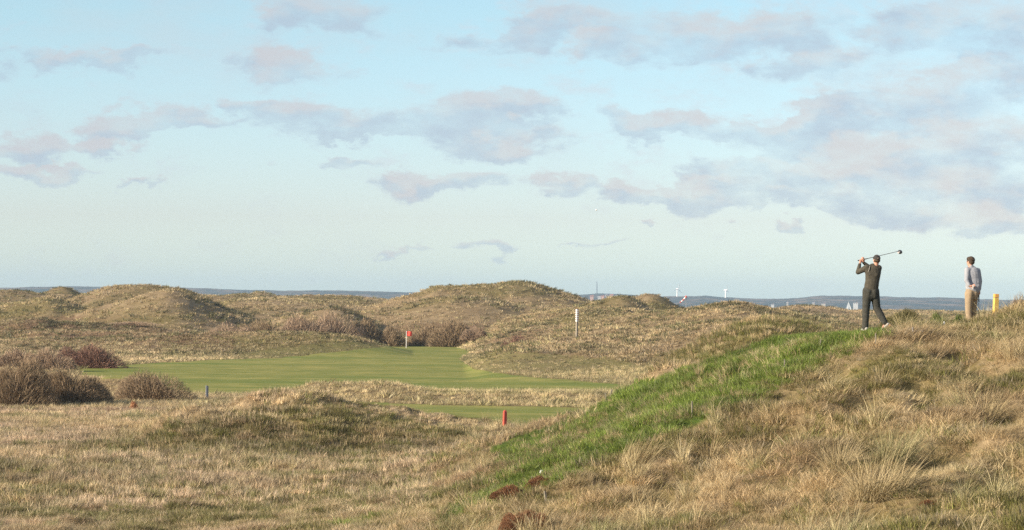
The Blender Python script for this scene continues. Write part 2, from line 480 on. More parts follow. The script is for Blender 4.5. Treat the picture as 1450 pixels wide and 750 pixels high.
# ------------------------------------------------------------------ ground
def ground_material():
    m = bpy.data.materials.new('dune_ground'); m.use_nodes = True
    t = NT(m.node_tree); b = t.n['Principled BSDF']
    b.inputs['Roughness'].default_value = .95; b.inputs['Specular IOR Level'].default_value = .1
    at = t.new('ShaderNodeAttribute', attribute_name='zone')
    sp = t.new('ShaderNodeSeparateColor'); t.l.new(at.outputs['Color'], sp.inputs[0])
    mo, lush, brown = sp.outputs; olive = at.outputs['Alpha']
    at2 = t.new('ShaderNodeAttribute', attribute_name='semi'); semi = at2.outputs['Fac']
    geo = t.new('ShaderNodeNewGeometry'); P = geo.outputs['Position']
    n1 = t.noise(P, .35, 6, .65); n2 = t.noise(P, 2.2, 6, .7); n3 = t.noise(P, .06, 4, .6); n4 = t.noise(P, 9, 4, .7)
    tan = t.mix(t.rng(n2, .3, .7), (.30, .215, .125), (.20, .145, .08))
    tan = t.mix(t.rng(n1, .45, .7), tan, (.36, .27, .16))
    tan = t.mix(t.rng(n4, .5, .75, 0, .6), tan, (.13, .085, .04))
    tan = t.mix(t.math('MULTIPLY', olive, t.rng(n2, .25, .65, .3, 1)), tan, t.mix(n4, (.12, .10, .03), (.17, .145, .045)))
    tan = t.mix(t.math('MULTIPLY', brown, t.rng(n1, .3, .7, .3, 1)), tan, t.mix(n4, (.13, .065, .04), (.24, .14, .085)))
    gr = t.mix(t.rng(n2, .35, .7), (.060, .095, .018), (.13, .15, .035))
    lsh = t.mix(lush, tan, gr)
    # mown turf: mowing stripes and worn patches
    fw = t.mix(t.rng(n3, .40, .60), (.18, .22, .048), (.275, .265, .072))
    sc1 = t.vm('MULTIPLY', P, (.022, .13, 0))
    fw = t.mix(t.rng(t.noise(sc1, 1.0, 5, .6), .44, .58, 0, .9), fw, (.37, .325, .10))
    fw = t.mix(t.rng(n1, .40, .62, 0, .7), fw, (.145, .18, .040))
    fw = t.mix(t.rng(n2, .35, .7, 0, .35), fw, (.13, .15, .035))
    c = t.mix(t.math('MULTIPLY', semi, t.rng(n1, .3, .65, .35, .85)), lsh, t.mix(n2, (.15, .145, .045), (.215, .19, .07)))
    c = t.mix(mo, c, fw)
    t.l.new(c, b.inputs['Base Color'])
    bp = t.new('ShaderNodeBump'); bp.inputs['Distance'].default_value = .12
    t.l.new(t.math('MULTIPLY_ADD', mo, -.75, .9), bp.inputs['Strength'])
    t.l.new(t.math('ADD', t.noise(P, 3.5, 5, .7), t.math('MULTIPLY', n1, 1.2)), bp.inputs['Height'])
    t.l.new(bp.outputs[0], b.inputs['Normal'])
    return m

for (px_, py_, r_, d_) in [(1182,648,.34,.55),(1292,668,.26,.45),(1250,612,.45,.40),(1172,596,.40,.30),(1122,603,.30,.35),(1088,622,.30,.30),(1305,545,.35,.30),(1322,568,.25,.3),
        (1232,560,.3,.3),(1395,520,.35,.3),(1420,590,.3,.3),(1010,640,.3,.3),(940,690,.3,.3),(1110,680,.3,.3),(1400,690,.35,.35),(1040,720,.3,.3),(1340,640,.35,.3),(1440,660,.3,.35),
        (1130,548,.4,.3),(1190,520,.4,.25),(880,668,.3,.3),(1230,730,.3,.3),(980,600,.35,.3),(1360,500,.4,.25)]:
    a_, b_ = ray(px_, py_)
    ys_ = np.linspace(32, 70, 500)
    k_ = int(np.argmax(b_ * ys_ - height(a_ * ys_, ys_, False) < 0))
    PITS.append((a_ * ys_[k_], ys_[k_], r_ * 1.25, d_ * 1.5))

def build_ground():
    ud = np.linspace(-.25, .25, 860)
    th_d = np.arctan(ud)
    coarse = np.concatenate([np.linspace(R(-180), R(-45), 30)[:-1], np.linspace(R(-45), th_d[0], 34)[:-1]])
    coarse2 = np.concatenate([np.linspace(th_d[-1], R(45), 34)[1:], np.linspace(R(45), R(180), 30)[1:]])
    th = np.concatenate([coarse, th_d, coarse2])
    r = np.concatenate([[.05, 1, 2, 4, 6, 8, 10, 12, 14, 16, 18, 20, 22, 24], np.exp(np.linspace(math.log(25.5), math.log(700), 760)), np.linspace(705, 1500, 60), [1650, 2000, 3500, 12000]])
    TH, RR = np.meshgrid(th, r)
    # rows of equal depth inside the view, arcs outside it
    k = 1 / np.cos(np.clip(TH, -R(40), R(40)))
    X = RR * k * np.sin(TH); Y = RR * k * np.cos(TH)
    Z = height(X, Y)
    Z = np.where(RR > 1400, -14.0, Z)
    V = np.stack([X, Y, Z], -1).reshape(-1, 3)
    nr, nc = TH.shape
    i = np.arange(nr - 1)[:, None] * nc + np.arange(nc - 1)[None]
    Q = np.stack([i, i + 1, i + nc + 1, i + nc], -1).reshape(-1, 4)
    me = np_mesh('ground', V, Q)
    mo, lu, br, ol, se = zones(X, Y, Z)
    a = me.attributes.new('zone', 'FLOAT_COLOR', 'POINT')
    a.data.foreach_set('color', np.stack([mo, lu, br, ol], -1).astype(np.float32).ravel())
    b = me.attributes.new('semi', 'FLOAT', 'POINT')
    b.data.foreach_set('value', se.astype(np.float32).ravel())
    o = link('ground', me, ground_material())
    tag(o, kind='structure')
    return X, Y, Z
GX, GY, GZ = build_ground()

def gz(x, y): return float(height(np.array([x]), np.array([y]))[0])

def hit(px, py, y0=30, y1=700):
    """where the line of sight through a photograph pixel meets the ground"""
    a, b = ray(px, py)
    ys = np.exp(np.linspace(math.log(y0), math.log(y1), 1500))
    d = b * ys - height(a * ys, ys)
    k = np.argmax(d < 0)
    return a * ys[k], ys[k], gz(a * ys[k], ys[k])

# ------------------------------------------------------------------ far coast and water
def build_far():
    wm = bpy.data.materials.new('sea_water'); wm.use_nodes = True
    t = NT(wm.node_tree); b = t.n['Principled BSDF']
    b.inputs['Base Color'].default_value = (.03, .07, .11, 1); b.inputs['Roughness'].default_value = .22
    geo = t.new('ShaderNodeNewGeometry')
    bp = t.new('ShaderNodeBump'); bp.inputs['Strength'].default_value = .6; bp.inputs['Distance'].default_value = .4
    t.l.new(t.noise(geo.outputs['Position'], .25, 5, .6), bp.inputs['Height']); t.l.new(bp.outputs[0], b.inputs['Normal'])
    bm = bmesh.new(); bmesh.ops.create_circle(bm, cap_ends=True, radius=12000, segments=96)
    me = bpy.data.meshes.new('sea'); bm.to_mesh(me); bm.free()
    o = link('sea', me, wm, loc=(0, 0, -10)); tag(o, kind='structure')
    pts = [(-400,412),(-150,409),(0,407),(60,405.5),(110,405),(160,406),(220,407),(260,407),(300,408),(345,410),(400,411),(460,410.5),(520,412),(580,414),(640,416),(760,418),
           (820,417),(850,415),(880,416.5),(910,418.5),(950,419.5),(985,419),(1000,418),(1020,420),(1050,422),(1100,423),(1130,422),(1150,419.5),(1165,418.5),(1200,419),(1240,419.5),(1270,420.5),
           (1300,421),(1340,421),(1380,423),(1420,424),(1450,424),(1600,426),(1850,428)]
    us = np.array([ray(*p)[0] for p in pts]); sl_ = np.array([ray(*p)[1] for p in pts])
    u = np.linspace(-.42, .42, 1600)
    Ys = np.concatenate([np.linspace(4300, 6000, 26), np.linspace(6050, 7400, 16)])
    U, YY = np.meshgrid(u, Ys)
    top = np.interp(U, us, sl_) * 6000 + 10
    prof = np.where(YY < 6000, sstep(YY, 4400, 6000) ** .8, 1 - .9 * sstep(YY, 6000, 7400))
    n = fbm(U * 6000, YY, 260, 4, 5)
    tree = fbm(U * 6000, YY, 30, 3, 9)
    Z = -10.6 + top * prof + (2.2 * n + 1.4 * np.maximum(tree, -.1) * 2) * sstep(YY, 4450, 5000) * (1 - sstep(YY, 6900, 7300)) * .55
    V = np.stack([U * YY, YY, Z], -1).reshape(-1, 3)
    nr, nc = U.shape
    i = np.arange(nr - 1)[:, None] * nc + np.arange(nc - 1)[None]
    me = np_mesh('far_hills', V, np.stack([i, i + 1, i + nc + 1, i + nc], -1).reshape(-1, 4))
    m = bpy.data.materials.new('far_land'); m.use_nodes = True
    t = NT(m.node_tree); b = t.n['Principled BSDF']; b.inputs['Roughness'].default_value = .95; b.inputs['Specular IOR Level'].default_value = .1
    geo = t.new('ShaderNodeNewGeometry'); P = t.vm('MULTIPLY', geo.outputs['Position'], (1, .35, 1))
    c = t.mix(t.rng(t.noise(P, .011, 5, .65), .45, .62), (.02, .03, .022), (.26, .17, .11))
    c = t.mix(t.rng(t.noise(P, .03, 4, .7), .45, .6), c, (.02, .03, .018))
    t.l.new(c, b.inputs['Base Color'])
    o = link('far_hills', me, m); tag(o, kind='structure')
    def hz(px):
        a = ray(px, 420)[0]
        return a, float(np.interp(a, us, sl_))
    return hz
far_at = build_far()

# the air: one closed box of thin haze round everything
def build_haze():
    x, y0, y1, z0, z1 = 4200, -400, 8200, -16, 74
    V = [(-x,y0,z0),(x,y0,z0),(x,y1,z0),(-x,y1,z0),(-x,y0,z1),(x,y0,z1),(x,y1,z1),(-x,y1,z1)]
    Q = [(0,3,2,1),(4,5,6,7),(0,1,5,4),(1,2,6,5),(2,3,7,6),(3,0,4,7)]
    me = np_mesh('haze', V, Q, smooth=False)
    m = bpy.data.materials.new('haze'); m.use_nodes = True
    nt = m.node_tree; nt.nodes.clear()
    out = nt.nodes.new('ShaderNodeOutputMaterial'); pv = nt.nodes.new('ShaderNodeVolumePrincipled')
    pv.inputs['Color'].default_value = (.58, .78, 1.0, 1); pv.inputs['Density'].default_value = 9.5e-5
    pv.inputs['Anisotropy'].default_value = 0.0
    nt.links.new(pv.outputs[0], out.inputs['Volume'])
    o = link('haze', me, m); tag(o, kind='stuff')
build_haze()

# ------------------------------------------------------------------ grass
lib = bpy.data.collections.new('tuft_library')      # shapes only; never linked to the scene

def ribbons(base, d, L, w, bend, lean, nseg=3):
    """N curved blades as ribbons: base (N,3), heading angle d, length, width, bend"""
    N = len(base)
    hx = np.cos(d); hy = np.sin(d)
    sx = -hy; sy = hx
    fa = rng.uniform(0, math.pi, N)      # blades face every way
    wx = np.cos(fa); wy = np.sin(fa)
    V = np.zeros((N, nseg + 1, 2, 3))
    px = base[:, 0].copy(); py = base[:, 1].copy(); pz = base[:, 2].copy()
    ang = lean.copy()
    for s in range(nseg + 1):
        ww = w * (1 - (s / nseg) ** 1.6 * .88) * .5
        V[:, s, 0] = np.stack([px - wx * ww, py - wy * ww, pz], -1)
        V[:, s, 1] = np.stack([px + wx * ww, py + wy * ww, pz], -1)
        st = L / nseg
        px = px + hx * np.sin(ang) * st; py = py + hy * np.sin(ang) * st; pz = pz + np.cos(ang) * st
        ang = ang + bend / nseg
    i = (np.arange(N)[:, None] * (nseg + 1) + np.arange(nseg)[None]) * 2
    Q = np.stack([i, i + 1, i + 3, i + 2], -1).reshape(-1, 4)
    return V.reshape(-1, 3), Q

def wind(d, amt):
    # lean the headings towards +x, the way the wind has combed the dunes
    return np.arctan2(np.sin(d), np.cos(d) + amt)

def tuft(name, n, r, L, w, lean, bend, m, nseg=3, windy=.5):
    ra = r * np.sqrt(rng.uniform(0, 1, n)); a = rng.uniform(0, 6.283, n)
    base = np.stack([ra * np.cos(a), ra * np.sin(a), np.full(n, -.03)], -1)
    d = wind(a + rng.normal(0, .6, n), windy)
    V, Q = ribbons(base, d, rng.uniform(L[0], L[1], n), rng.uniform(w[0], w[1], n), rng.uniform(bend[0], bend[1], n), rng.uniform(lean[0], lean[1], n), nseg)
    me = np_mesh(name, V, Q, smooth=False)
    me.materials.append(m)
    # each blade a little lighter or darker than its neighbour
    k = np.repeat(rng.uniform(.55, 1.4, n), (nseg + 1) * 2)
    at = me.attributes.new('tone', 'FLOAT', 'POINT'); at.data.foreach_set('value', k.astype(np.float32))
    o = bpy.data.objects.new(name, me); lib.objects.link(o)
    return o

def grass_material():
    m = bpy.data.materials.new('grass_blades'); m.use_nodes = True
    t = NT(m.node_tree); t.n.clear()
    out = t.new('ShaderNodeOutputMaterial')
    at = t.new('ShaderNodeAttribute', attribute_name='tint', attribute_type='INSTANCER')
    tn = t.new('ShaderNodeAttribute', attribute_name='tone')
    c = t.vm('SCALE', at.outputs['Color']); nd = c.node
    t.l.new(tn.outputs['Fac'], nd.inputs['Scale'])
    df = t.new('ShaderNodeBsdfDiffuse'); tr = t.new('ShaderNodeBsdfTranslucent'); gl = t.new('ShaderNodeBsdfGlossy')
    gl.inputs['Roughness'].default_value = .5
    t.l.new(c, df.inputs[0]); t.l.new(c, tr.inputs[0])
    mx = t.new('ShaderNodeMixShader'); mx.inputs[0].default_value = .22
    t.l.new(df.outputs[0], mx.inputs[1]); t.l.new(tr.outputs[0], mx.inputs[2])
    m2 = t.new('ShaderNodeMixShader'); m2.inputs[0].default_value = .03
    t.l.new(mx.outputs[0], m2.inputs[1]); t.l.new(gl.outputs[0], m2.inputs[2])
    t.l.new(m2.outputs[0], out.inputs[0])
    return m
GM = grass_material()
# alphabetical order = index
for i in range(4): tuft('a%d_fine' % i, 70, .20, (.10, .27), (.004, .009), (.3, 1.05), (.3, 1.2), GM, 3, .7)
for i in range(3): tuft('b%d_marram' % i, 75, .14, (.55, 1.0), (.007, .014), (.05, .6), (.3, 1.5), GM, 5, .45)
for i in range(3): tuft('c%d_lush' % i, 60, .20, (.08, .20), (.007, .014), (.1, .9), (.2, 1.2), GM, 2, .3)
for i in range(2): tuft('d%d_heath' % i, 90, .24, (.07, .17), (.008, .018), (.0, 1.1), (-.2, .8), GM, 1, .0)
for i in range(3): tuft('e%d_clump' % i, 46, .30, (.12, .34), (.010, .024), (.1, .95), (.2, 1.0), GM, 2, .5)
for i in range(2): tuft('f%d_farclump' % i, 24, .38, (.14, .36), (.04, .085), (.2, 1.1), (.2, .9), GM, 2, .4)

def scatter(name, pts, idx, scl, rot, tint, label, cat):
    me = bpy.data.meshes.new(name)
    me.vertices.add(len(pts)); me.vertices.foreach_set('co', pts.astype(np.float32).ravel())
    def at(n, ty, v, key='value'):
        a = me.attributes.new(n, ty, 'POINT'); a.data.foreach_set(key, v)
    at('idx', 'INT', idx.astype(np.int32)); at('scl', 'FLOAT', scl.astype(np.float32))
    at('rot', 'FLOAT_VECTOR', rot.astype(np.float32).ravel(), 'vector')
    at('tint', 'FLOAT_COLOR', np.concatenate([tint, np.ones((len(tint), 1))], 1).astype(np.float32).ravel(), 'color')
    o = link(name, me, GM)
    ng = bpy.data.node_groups.new(name + '_nodes', 'GeometryNodeTree')
    ng.interface.new_socket('Geometry', in_out='INPUT', socket_type='NodeSocketGeometry')
    ng.interface.new_socket('Geometry', in_out='OUTPUT', socket_type='NodeSocketGeometry')
    n = ng.nodes; l = ng.links
    gi = n.new('NodeGroupInput'); go = n.new('NodeGroupOutput')
    ci = n.new('GeometryNodeCollectionInfo'); ci.inputs['Collection'].default_value = lib
    ci.inputs['Separate Children'].default_value = True; ci.inputs['Reset Children'].default_value = True
    ip = n.new('GeometryNodeInstanceOnPoints')
    ip.inputs['Pick Instance'].default_value = True
    def na(nm, ty):
        q = n.new('GeometryNodeInputNamedAttribute'); q.data_type = ty; q.inputs['Name'].default_value = nm
        return q.outputs['Attribute']
    l.new(gi.outputs[0], ip.inputs['Points']); l.new(ci.outputs[0], ip.inputs['Instance'])
    l.new(na('idx', 'INT'), ip.inputs['Instance Index'])
    l.new(na('rot', 'FLOAT_VECTOR'), ip.inputs['Rotation'])
    l.new(na('scl', 'FLOAT'), ip.inputs['Scale'])
    l.new(ip.outputs[0], go.inputs[0])
    md = o.modifiers.new('scatter', 'NODES'); md.node_group = ng
    tag(o, label, cat, kind='stuff')
    return o

TAN = np.array([.455, .345, .19]); PALE = np.array([.63, .52, .30]); PINK = np.array([.43, .305, .19]); OLV = np.array([.165, .15, .05])
MOSS = np.array([.15, .165, .03]); LUSHC = np.array([.19, .25, .045]); LUSHD = np.array([.09, .14, .025]); RED = np.array([.15, .068, .04]); MAR = np.array([.47, .40, .21]); GREY = np.array([.27, .235, .165])

def band(y0, y1, n, umax=.245):
    y = np.sqrt(rng.uniform(y0 * y0, y1 * y1, n)); u = rng.uniform(-umax, umax, n)
    return u * y, y

def lerp(a, b, k): return a * (1 - k[:, None]) + b * k[:, None]

def grow(y0, y1, n, kind):
    x, y = band(y0, y1, n)
    z = height(x, y); dn = LAST['dune']
    px, py = proj(x, y, z)
    keep = (py < 800)
    x, y, z, px, py, dn = [v[keep] for v in (x, y, z, px, py, dn)]
    pit = sum(np.exp(-(((x - q[0]) / q[2]) ** 2 + ((y - q[1]) / (q[2] * 1.8)) ** 2)) for q in PITS) if y1 < 80 else np.zeros(len(x))
    mo, lu, br, ol, se = zones(x, y, z)
    N = len(x)
    p1 = fbm(x, y, 1.9 if y1 < 160 else 12, 3, 101); p2 = fbm(x, y, 6 if y1 < 160 else 40, 3, 102)
    col = np.tile(TAN, (N, 1))
    col = lerp(col, PINK, np.clip(.25 + 1.1 * p2, 0, 1) * .8); col = lerp(col, np.array([.64, .49, .345]), (.62 * (px < 620) * np.clip(.6 + p2, 0, 1) if 70 < y1 < 160 else np.zeros(N)))
    col = lerp(col, PALE, np.clip(p1 * 1.3, 0, 1) * .8)
    col = lerp(col, GREY, (rng.uniform(0, 1, N) < .12) * .7)
    col = lerp(col, np.where(rng.uniform(0, 1, (N, 1)) < .7, OLV, MOSS), (rng.uniform(0, 1, N) < ol * .85) * .85)
    rb = rng.uniform(0, 1, N) < br * .65
    col = lerp(col, np.array([.21, .125, .085]), rb * .8)
    col = lerp(col, np.array([.19, .18, .06]), (rng.uniform(0, 1, N) < se * .6) * .8)
    lz = rng.uniform(0, 1, N) < lu * np.where(px < 880, .90 + .35 * np.clip(fbm(x, y, 2.2, 3, 111), -1, .4), 1) * np.clip(1.02 - np.where((px > 1080) & (py < 482), 0, 1) * np.clip(1.5 * fbm(x, y, 3.0, 3, 105), 0, .38), 0, .97)
    lc = lerp(np.tile(LUSHC, (N, 1)), LUSHD, np.clip(.2 + 1.1 * fbm(x, y, 1.1, 3, 103), 0, 1) * .8)
    lc = lerp(lc, np.array([.24, .24, .09]), (rng.uniform(0, 1, N) < .10) * .8)
    col = np.where(lz[:, None], lc, col)
    redm = np.zeros(N, bool)
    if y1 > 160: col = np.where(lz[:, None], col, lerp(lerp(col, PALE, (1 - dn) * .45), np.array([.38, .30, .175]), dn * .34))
    col = np.where(redm[:, None], RED, col)
    if kind == 'near':
        idx = rng.integers(0, 4, N)
        heath = ((ol > .55) & (rng.uniform(0, 1, N) < .6)) | redm
        idx = np.where(heath, rng.integers(10, 12, N), idx)
        idx = np.where(lz, rng.integers(7, 10, N), idx)
        scl = rng.uniform(.65, 1.25, N) * np.where(lz, 1.05, 1.0)
        scl = scl * (1 + .5 * fbm(x, y, .9, 2, 107))
        scl = scl * (1 + .35 * p2) * np.where(inpoly(px, py, TEE) & (y > 52), .55, 1) * np.where((y > 59) & (px > 1225) & (px < 1380), .5, 1)
    elif kind == 'mid':
        idx = rng.integers(12, 15, N); scl = rng.uniform(.55, 1.15, N)
        idx = np.where(ol > .7, rng.integers(10, 12, N), idx)
        scl = np.where(ol > .7, scl * 1.9, scl) * np.where(lz, .6, 1)
        scl = scl * np.where((y > 98) & (y < 125) & (px > 480) & (px < 860), 1 - .65 * sstep(y, 98, 112), 1)
    else:
        idx = rng.integers(15, 17, N); scl = rng.uniform(.5, 1.25, N) * (1 if y1 < 380 else 1.35)
        dk = rng.uniform(0, 1, N) < np.clip(.10 + .45 * fbm(x, y, 9, 3, 109), 0, .4) * (.4 + .8 * dn); col = np.where(dk[:, None], np.array([.15, .14, .065]), col); scl = np.where(dk, scl * 1.35, scl)  # some tufts tinted dark: the shadow sides of far tufts put into colour
        scl = scl * (1 - .45 * se)
    ok = (mo < .5) & (rng.uniform(0, 1, N) > se * .35) & (rng.uniform(0, 1, N) > pit * 1.1)
    rot = np.stack([rng.normal(0, .12, N), rng.normal(0, .12, N), rng.normal(0, .7, N)], -1)
    col = col * rng.uniform(.8, 1.2, (N, 1)) * ((1 + .34 * fbm(x, y, .7 if y1 < 160 else 4.0, 2, 106)) * (1 + .30 * fbm(x * .4, y, 5 if y1 < 160 else 16, 3, 112)))[:, None]
    return [v[ok] for v in (np.stack([x, y, z], -1), idx, scl, rot, col)]

def build_grass():
    A = grow(27, 72, 62000, 'near')
    B = grow(72, 135, 46000, 'mid')
    B2 = grow(135, 200, 34000, 'mid'); Cc = grow(200, 350, 56000, 'far')
    D = grow(350, 700, 60000, 'far')
    # marram tussocks standing above the turf
    x, y = band(28, 130, 5200); z = height(x, y); mo, lu, br, ol, se = zones(x, y, z)
    N = len(x); den = fbm(x, y, 7, 3, 201)
    ok = (mo < .5) & (rng.uniform(0, 1, N) < np.clip(.28 + .9 * den, .03, 1) * np.where(lu > .5, .07, 1) * np.where(x / y < -.03, .45, 1))
    col = lerp(np.tile(MAR, (N, 1)), PALE, rng.uniform(0, 1, N)); col = lerp(col, np.array([.28, .29, .12]), (rng.uniform(0, 1, N) < .3) * .7)
    col = lerp(col, TAN, (rng.uniform(0, 1, N) < .35) * .8)
    E = [v[ok] for v in (np.stack([x, y, z], -1), rng.integers(4, 7, N), rng.uniform(.35, .85, N), np.stack([rng.normal(0, .15, N), rng.normal(0, .15, N), rng.normal(0, .6, N)], -1), col * rng.uniform(.8, 1.15, (N, 1)))]
    x, y = band(130, 620, 9000); z = height(x, y); mo, lu, br, ol, se = zones(x, y, z); N = len(x)
    ok = (mo < .5) & (se < .5) & (rng.uniform(0, 1, N) < np.clip(.45 + .9 * fbm(x, y, 25, 3, 202), .03, 1))
    col = lerp(np.tile(MAR, (N, 1)), np.array([.20, .19, .08]), (rng.uniform(0, 1, N) < .4) * .9)  # the dark share likewise paints in the tufts' shadow sides
    G = [v[ok] for v in (np.stack([x, y, z], -1), rng.integers(15, 17, N), rng.uniform(1.1, 1.9, N), np.stack([rng.normal(0, .1, N), rng.normal(0, .1, N), rng.normal(0, .6, N)], -1), col)]
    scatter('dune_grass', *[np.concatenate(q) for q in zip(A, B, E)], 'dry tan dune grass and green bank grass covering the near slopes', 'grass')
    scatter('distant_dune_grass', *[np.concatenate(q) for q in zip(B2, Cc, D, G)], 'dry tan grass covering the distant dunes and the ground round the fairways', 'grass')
build_grass()
#__REST__
# ------------------------------------------------------------------ shrubs
def twig_mat(name, col, col2):
    m = bpy.data.materials.new(name); m.use_nodes = True
    t = NT(m.node_tree); b = t.n['Principled BSDF']
    b.inputs['Roughness'].default_value = .8; b.inputs['Specular IOR Level'].default_value = .2
    at = t.new('ShaderNodeAttribute', attribute_name='tone')
    t.l.new(t.mix(at.outputs['Fac'], col, col2), b.inputs['Base Color'])
    return m
TWIG = {
 'olive': (twig_mat('olive_twigs', (.17, .13, .075), (.40, .285, .185)), twig_mat('olive_stems', (.12, .10, .05), (.20, .17, .09))),
 'purple': (twig_mat('purple_twigs', (.17, .095, .07), (.32, .185, .135)), twig_mat('purple_stems', (.09, .06, .045), (.15, .10, .07))),
 'pink': (twig_mat('pinkish_twigs', (.29, .20, .135), (.46, .34, .235)), twig_mat('pinkish_stems', (.16, .12, .08), (.24, .18, .12))),
 'brown': (twig_mat('brown_twigs', (.20, .145, .085), (.40, .29, .18)), twig_mat('brown_stems', (.12, .09, .055), (.19, .15, .09))),
 'russet': (twig_mat('russet_heather', (.13, .058, .030), (.29, .14, .07)), twig_mat('russet_stems', (.08, .045, .03), (.13, .08, .05))),
 'green': (twig_mat('green_leaves', (.05, .085, .02), (.13, .17, .04)), twig_mat('green_stems', (.08, .07, .03), (.12, .11, .05))),
 'moss': (twig_mat('olive_shrub_leaves', (.085, .08, .03), (.19, .165, .07)), twig_mat('olive_shrub_stems', (.07, .06, .03), (.12, .10, .05))),
 'orange': (twig_mat('orange_stalks', (.42, .20, .10), (.60, .34, .19)), twig_mat('orange_stems', (.30, .16, .09), (.40, .24, .14))),
}
def ribmesh(name, P0, P1, w, tone, mid=None):
    """flat tapering strips from P0 to P1, through an optional bowed mid-point"""
    N = len(P0)
    d = P1 - P0; d = d / (np.linalg.norm(d, axis=1, keepdims=True) + 1e-9)
    r = rng.normal(0, 1, (N, 3)); s = np.cross(d, r); s = s / (np.linalg.norm(s, axis=1, keepdims=True) + 1e-9)
    w = np.broadcast_to(np.asarray(w, float), (N,))[:, None]
    if mid is None: mid = (P0 + P1) / 2
    V = np.stack([P0 - s * w / 2, P0 + s * w / 2, mid - s * w * .38, mid + s * w * .38, P1 - s * w * .12, P1 + s * w * .12], 1)
    i = np.arange(N)[:, None] * 6
    Q = np.concatenate([i + np.array([[0, 1, 3, 2]]), i + np.array([[2, 3, 5, 4]])], 0)
    me = np_mesh(name, V.reshape(-1, 3), Q, smooth=False)
    a = me.attributes.new('tone', 'FLOAT', 'POINT'); a.data.foreach_set('value', np.repeat(tone, 6).astype(np.float32))
    return me

def shrub(px, py, wpx, hpx, Y, kind, label, n_st=160, n_tw=3600, group=None, name='shrub', cat='shrub', base_spread=.38, flat=.6, fan=1.0, lumps=5):
    """many bare stems fanning out of the ground into a ragged dome of twigs"""
    if Y is None: x, Y, z = hit(px, py)
    else:
        x = ray(px, py)[0] * Y; z = gz(x, Y)
    w = wpx / F * Y; h = max(hpx / F * Y, .12)
    top = ray(px, py - hpx)[1] * Y
    h = max(top - z, h * .6)
    a = w / 2; d = a * flat
    root = empty(name, (x, Y, z))
    tag(root, label, cat, group)
    # a dome made of several overlapping lobes, each of its own height
    lob = [(0, 0, .85, .92), (rng.uniform(-.3, .3), 0, .55, 1.0)] + [(rng.uniform(-.66, .66), rng.uniform(-.5, .5), rng.uniform(.28, .42), rng.uniform(.45, .9)) for _ in range(lumps)]
    def dome(n, lo=.35):
        k = rng.integers(0, len(lob), n); L = np.array(lob)[k]
        th = rng.uniform(0, 6.283, n); ph = np.arccos(rng.uniform(0, 1, n)); rr = rng.uniform(lo, 1, n) ** .5
        X = (L[:, 0] + L[:, 2] * np.sin(ph) * np.cos(th) * rr) * a
        Yy = (L[:, 1] + L[:, 2] * np.sin(ph) * np.sin(th) * rr) * d
        rad = np.clip(np.sin(ph) * rr, 0, 1)
        Z = (1 - rad ** 2.1) * rng.uniform(lo * .3, 1, n) ** .55 * L[:, 3] * h * .95 + rng.normal(0, .02, n) * h
        return np.stack([X, Yy, np.maximum(Z, .02 * h)], -1)
    T = dome(n_st, .5) * .86
    B = T * np.array([base_spread, base_spread, 0]) + rng.normal(0, .04 * a, (n_st, 3)) * np.array([1, 1, 0]) - np.array([0, 0, .08])
    mid = B * .45 + T * .55 + np.array([0, 0, .12 * h]) * fan
    tw, st = TWIG[kind]
    px_w = Y / 2409.0
    link('stems', ribmesh('stems', B, T, max(.010, px_w * .5), rng.uniform(0, 1, n_st), mid), st, root)
    n_tw = int(n_tw * 4.4); P1 = dome(n_tw, .22)
    c = np.array([0, 0, -.15 * h])
    out_ = (P1 - c); out_ = out_ / np.linalg.norm(out_, axis=1, keepdims=True) + rng.normal(0, .34, (n_tw, 3)); out_[:, 2] = np.abs(out_[:, 2]) + .1
    out_ = out_ / np.linalg.norm(out_, axis=1, keepdims=True)
    L = rng.uniform(.05, .15, (n_tw, 1)) * h
    up_ = rng.uniform(0, 1, n_tw) < .3; up_ &= rng.uniform(0, 1, n_tw) < .3; out_[up_] = out_[up_] * .45 + np.array([0, 0, .8]); P0 = P1 - out_ * L
    P1 = P1 + out_ * L * rng.uniform(0, .5, (n_tw, 1)) * .8
    P0[:, 2] = np.maximum(P0[:, 2], 0)
    link('foliage' if kind == 'green' else 'twigs', ribmesh('twigs', P0, P1, rng.uniform(.5, 1.1, n_tw) * max(.006, px_w * .38), rng.uniform(0, 1, n_tw)), tw, root)
    return root

G1 = 'bare shrubs round the fairway'
shrub(28, 570, 150, 74, 138, 'olive', 'big olive brown bare shrub at the left edge of the view', 260, 7000, G1)
shrub(100, 570, 130, 60, 141, 'olive', 'round olive brown bare shrub just right of the big one at the left edge', 220, 5000, G1)
shrub(222, 568, 150, 50, 146, 'olive', 'broad pinkish brown shrub with pale stems just left of the grey post', 240, 6500, G1)
shrub(132, 519, 124, 36, 214, 'purple', 'dark reddish purple shrub casting shadow on the left end of the fairway', 200, 5200, G1)
shrub(72, 521, 80, 34, 205, 'pink', 'pale pinkish scrub left of the dark reddish purple shrub', 160, 3200, G1)
shrub(22, 517, 84, 28, 212, 'pink', 'pale straw pink scrub at the left edge above the big olive shrub', 160, 3000, G1)
G2 = 'bare thickets behind the flag'
shrub(322, 470, 100, 18, 322, 'pink', 'low pinkish bare thicket at the left end of the row behind the long dune', 120, 2200, G2)
shrub(372, 471, 96, 26, 324, 'brown', 'brown bare thicket second from the left in the row behind the long dune', 140, 2600, G2)
shrub(425, 471, 104, 33, 326, 'pink', 'tall pinkish brown thicket third from the left behind the long dune', 160, 3200, G2)
shrub(478, 472, 104, 38, 328, 'pink', 'tallest pinkish brown thicket below the little pointed dune', 160, 3400, G2)
shrub(520, 474, 58, 30, 330, 'brown', 'round dark olive thicket at the right end of the row left of the flag', 140, 2800, G2)
shrub(556, 479, 58, 24, 330, 'brown', 'low dark thicket in shade just left of the flag', 110, 2200, G2)
